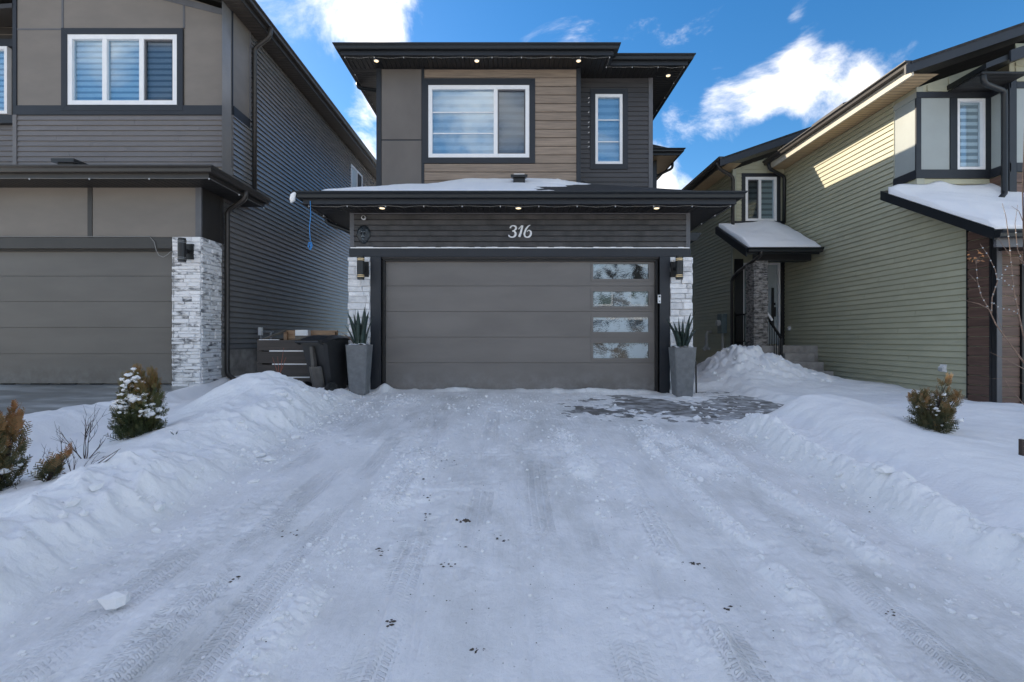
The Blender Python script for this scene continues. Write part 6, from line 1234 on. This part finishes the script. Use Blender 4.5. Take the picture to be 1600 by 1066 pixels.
for k in range(150):
    px = rg.uniform(380, 1250); py = rg.uniform(660, 1060); x, y, z = ground_at(px, py); s = rg.uniform(.002, .005); mb.add([(x + s, y, z + .001), (x, y + s, z + .001), (x - s, y, z + .001), (x, y - s, z + .001), (x, y, z + s)], [(0, 1, 4), (1, 2, 4), (2, 3, 4), (3, 0, 4)])
tag(mb.build('grit', m_dirt), 'dark specks of grit and dirt scattered over the packed snow driveway', 'grit', kind='stuff')

# loose crumbs of snow along the windrows and at the foot of the banks: far too many to count
def crumbs():
    rg = random.Random(77); N_ = 5200; xs_, ys_, rs_ = [], [], []
    lines = [(-1.12, 1.5, 3.3, .16, 0), (.70, 3.5, 6.0, .2, -.04), (1.52, 1.6, 6.1, .12, -.01), (2.22, 2.4, 5.8, .14, -.06), (-2.40, 1.5, 7.6, .22, 0), (2.62, 1.5, 6.2, .22, 0), (-2.75, 2.0, 7.4, .3, 0), (2.95, 2.0, 6.4, .3, 0), (-.98, 3.4, 5.2, .25, .02), (1.95, 4.2, 6.2, .2, -.1), (-2.1, 6.2, 8.3, .5, 0), (-.4, 5.5, 8.3, .9, 0), (.3, 1.5, 8.2, 1.6, 0)]
    for k in range(N_):
        xc, y0, y1, sp_, sl = lines[k % len(lines)]; y = y0 + (y1 - y0) * rg.random() ** .8; x = xc + sl * (y - 3.5) + rg.gauss(0, sp_ * .6); r = .004 + .014 * rg.random() ** 3.2
        if rg.random() < .02: r *= 2.2
        xs_.append(x); ys_.append(y); rs_.append(r)
    for k in range(150):                                   # shovelled clods on the banks
        sd_ = rg.random(); x = rg.gauss(-2.75, .25) if sd_ < .45 else (rg.gauss(2.85, .16) if sd_ < .8 else rg.gauss(4.7, .6)); y = rg.uniform(2, 7.4) if sd_ < .8 else rg.uniform(8.9, 10.2); xs_.append(x); ys_.append(y); rs_.append(.010 + .05 * rg.random() ** 2)
    zs_ = snow_height(np.array(xs_)[:, None], np.array(ys_)[:, None])[0][:, 0]; mb = MB()
    ico = [(0, 0, 1), (.894, 0, .447), (.276, .851, .447), (-.724, .526, .447), (-.724, -.526, .447), (.276, -.851, .447), (.724, .526, -.447), (-.276, .851, -.447), (-.894, 0, -.447), (-.276, -.851, -.447), (.724, -.526, -.447), (0, 0, -1)]
    fc = [(0, 1, 2), (0, 2, 3), (0, 3, 4), (0, 4, 5), (0, 5, 1), (1, 6, 2), (2, 7, 3), (3, 8, 4), (4, 9, 5), (5, 10, 1), (6, 7, 2), (7, 8, 3), (8, 9, 4), (9, 10, 5), (10, 6, 1), (11, 7, 6), (11, 8, 7), (11, 9, 8), (11, 10, 9), (11, 6, 10)]
    for x, y, z, r in zip(xs_, ys_, zs_, rs_):
        a = rg.uniform(0, 6.28); ca, sa = math.cos(a), math.sin(a); sx, sy, sz = rg.uniform(.7, 1.5), rg.uniform(.7, 1.2), rg.uniform(.5, .95); vs = []
        for p in ico:
            q = rg.uniform(.75, 1.25) * r; u, v = p[0] * q * sx, p[1] * q * sy; vs.append((x + u * ca - v * sa, y + u * sa + v * ca, z + r * .25 + p[2] * q * sz))
        mb.add(vs, fc)
    tag(mb.build('snow_crumbs', m_snow), 'loose crumbs and clods of snow scattered along the driveway edges and banks', 'snow', kind='stuff')
crumbs()

# ------------------------------------------------------------------ houses across the street (they show mirrored in the garage panes)
m_across = M('beige_siding', (.46, .42, .35), rough=.6, var=.08); m_across2 = M('slate_siding', (.20, .22, .25), rough=.6, var=.08)
for lab, x0, mt, dm in (('beige two-storey house across the street with white garage door', -3.2, m_across, m_white), ('slate two-storey house across the street with grey garage door', 5.4, m_across2, m_door), ('taller slate house across the street with brown garage door', -11.8, m_across2, m_gutbrown)):
    t = thing('house', lab, 'house', (x0 + 3.6, -26, -.66)); yb = -22.0; hh = 6.4 if 'taller' not in lab else 7.2
    MB().box(x0, x0 + 7.2, yb - 10, yb, -.9, hh - .66).build('wall', mt, t); MB().box(x0 + .4, x0 + 6.8, yb + .001, yb + 2.4, -.9, 2.4).build('garage', mt, t)
    MB().prism([(x0 - .4, yb + .45, hh - .66), (x0 + 7.6, yb + .45, hh - .66), (x0 + 3.6, yb + .45, hh + 1.2)], (0, -10.9, 0)).build('roof', m_shing, t); MB().prism([(x0 + .1, yb + .01, 3.5), (x0 + .1, yb + 2.9, 2.45), (x0 + .1, yb + .01, 2.45)], (7.0, 0, 0)).build('garage_roof', m_snow, t)
    MB().box(x0 + 1.1, x0 + 6.1, yb + 2.4, yb + 2.45, -.66, 1.75).build('garage_door', dm, t)
    for a in (1.0, 4.3): w = MB().box(x0 + a, x0 + a + 1.9, yb, yb + .06, 3.7, 5.1).build('window', m_white, t); MB().box(x0 + a + .12, x0 + a + 1.78, yb + .061, yb + .07, 3.82, 4.98).build('pane', m_doorg, w)
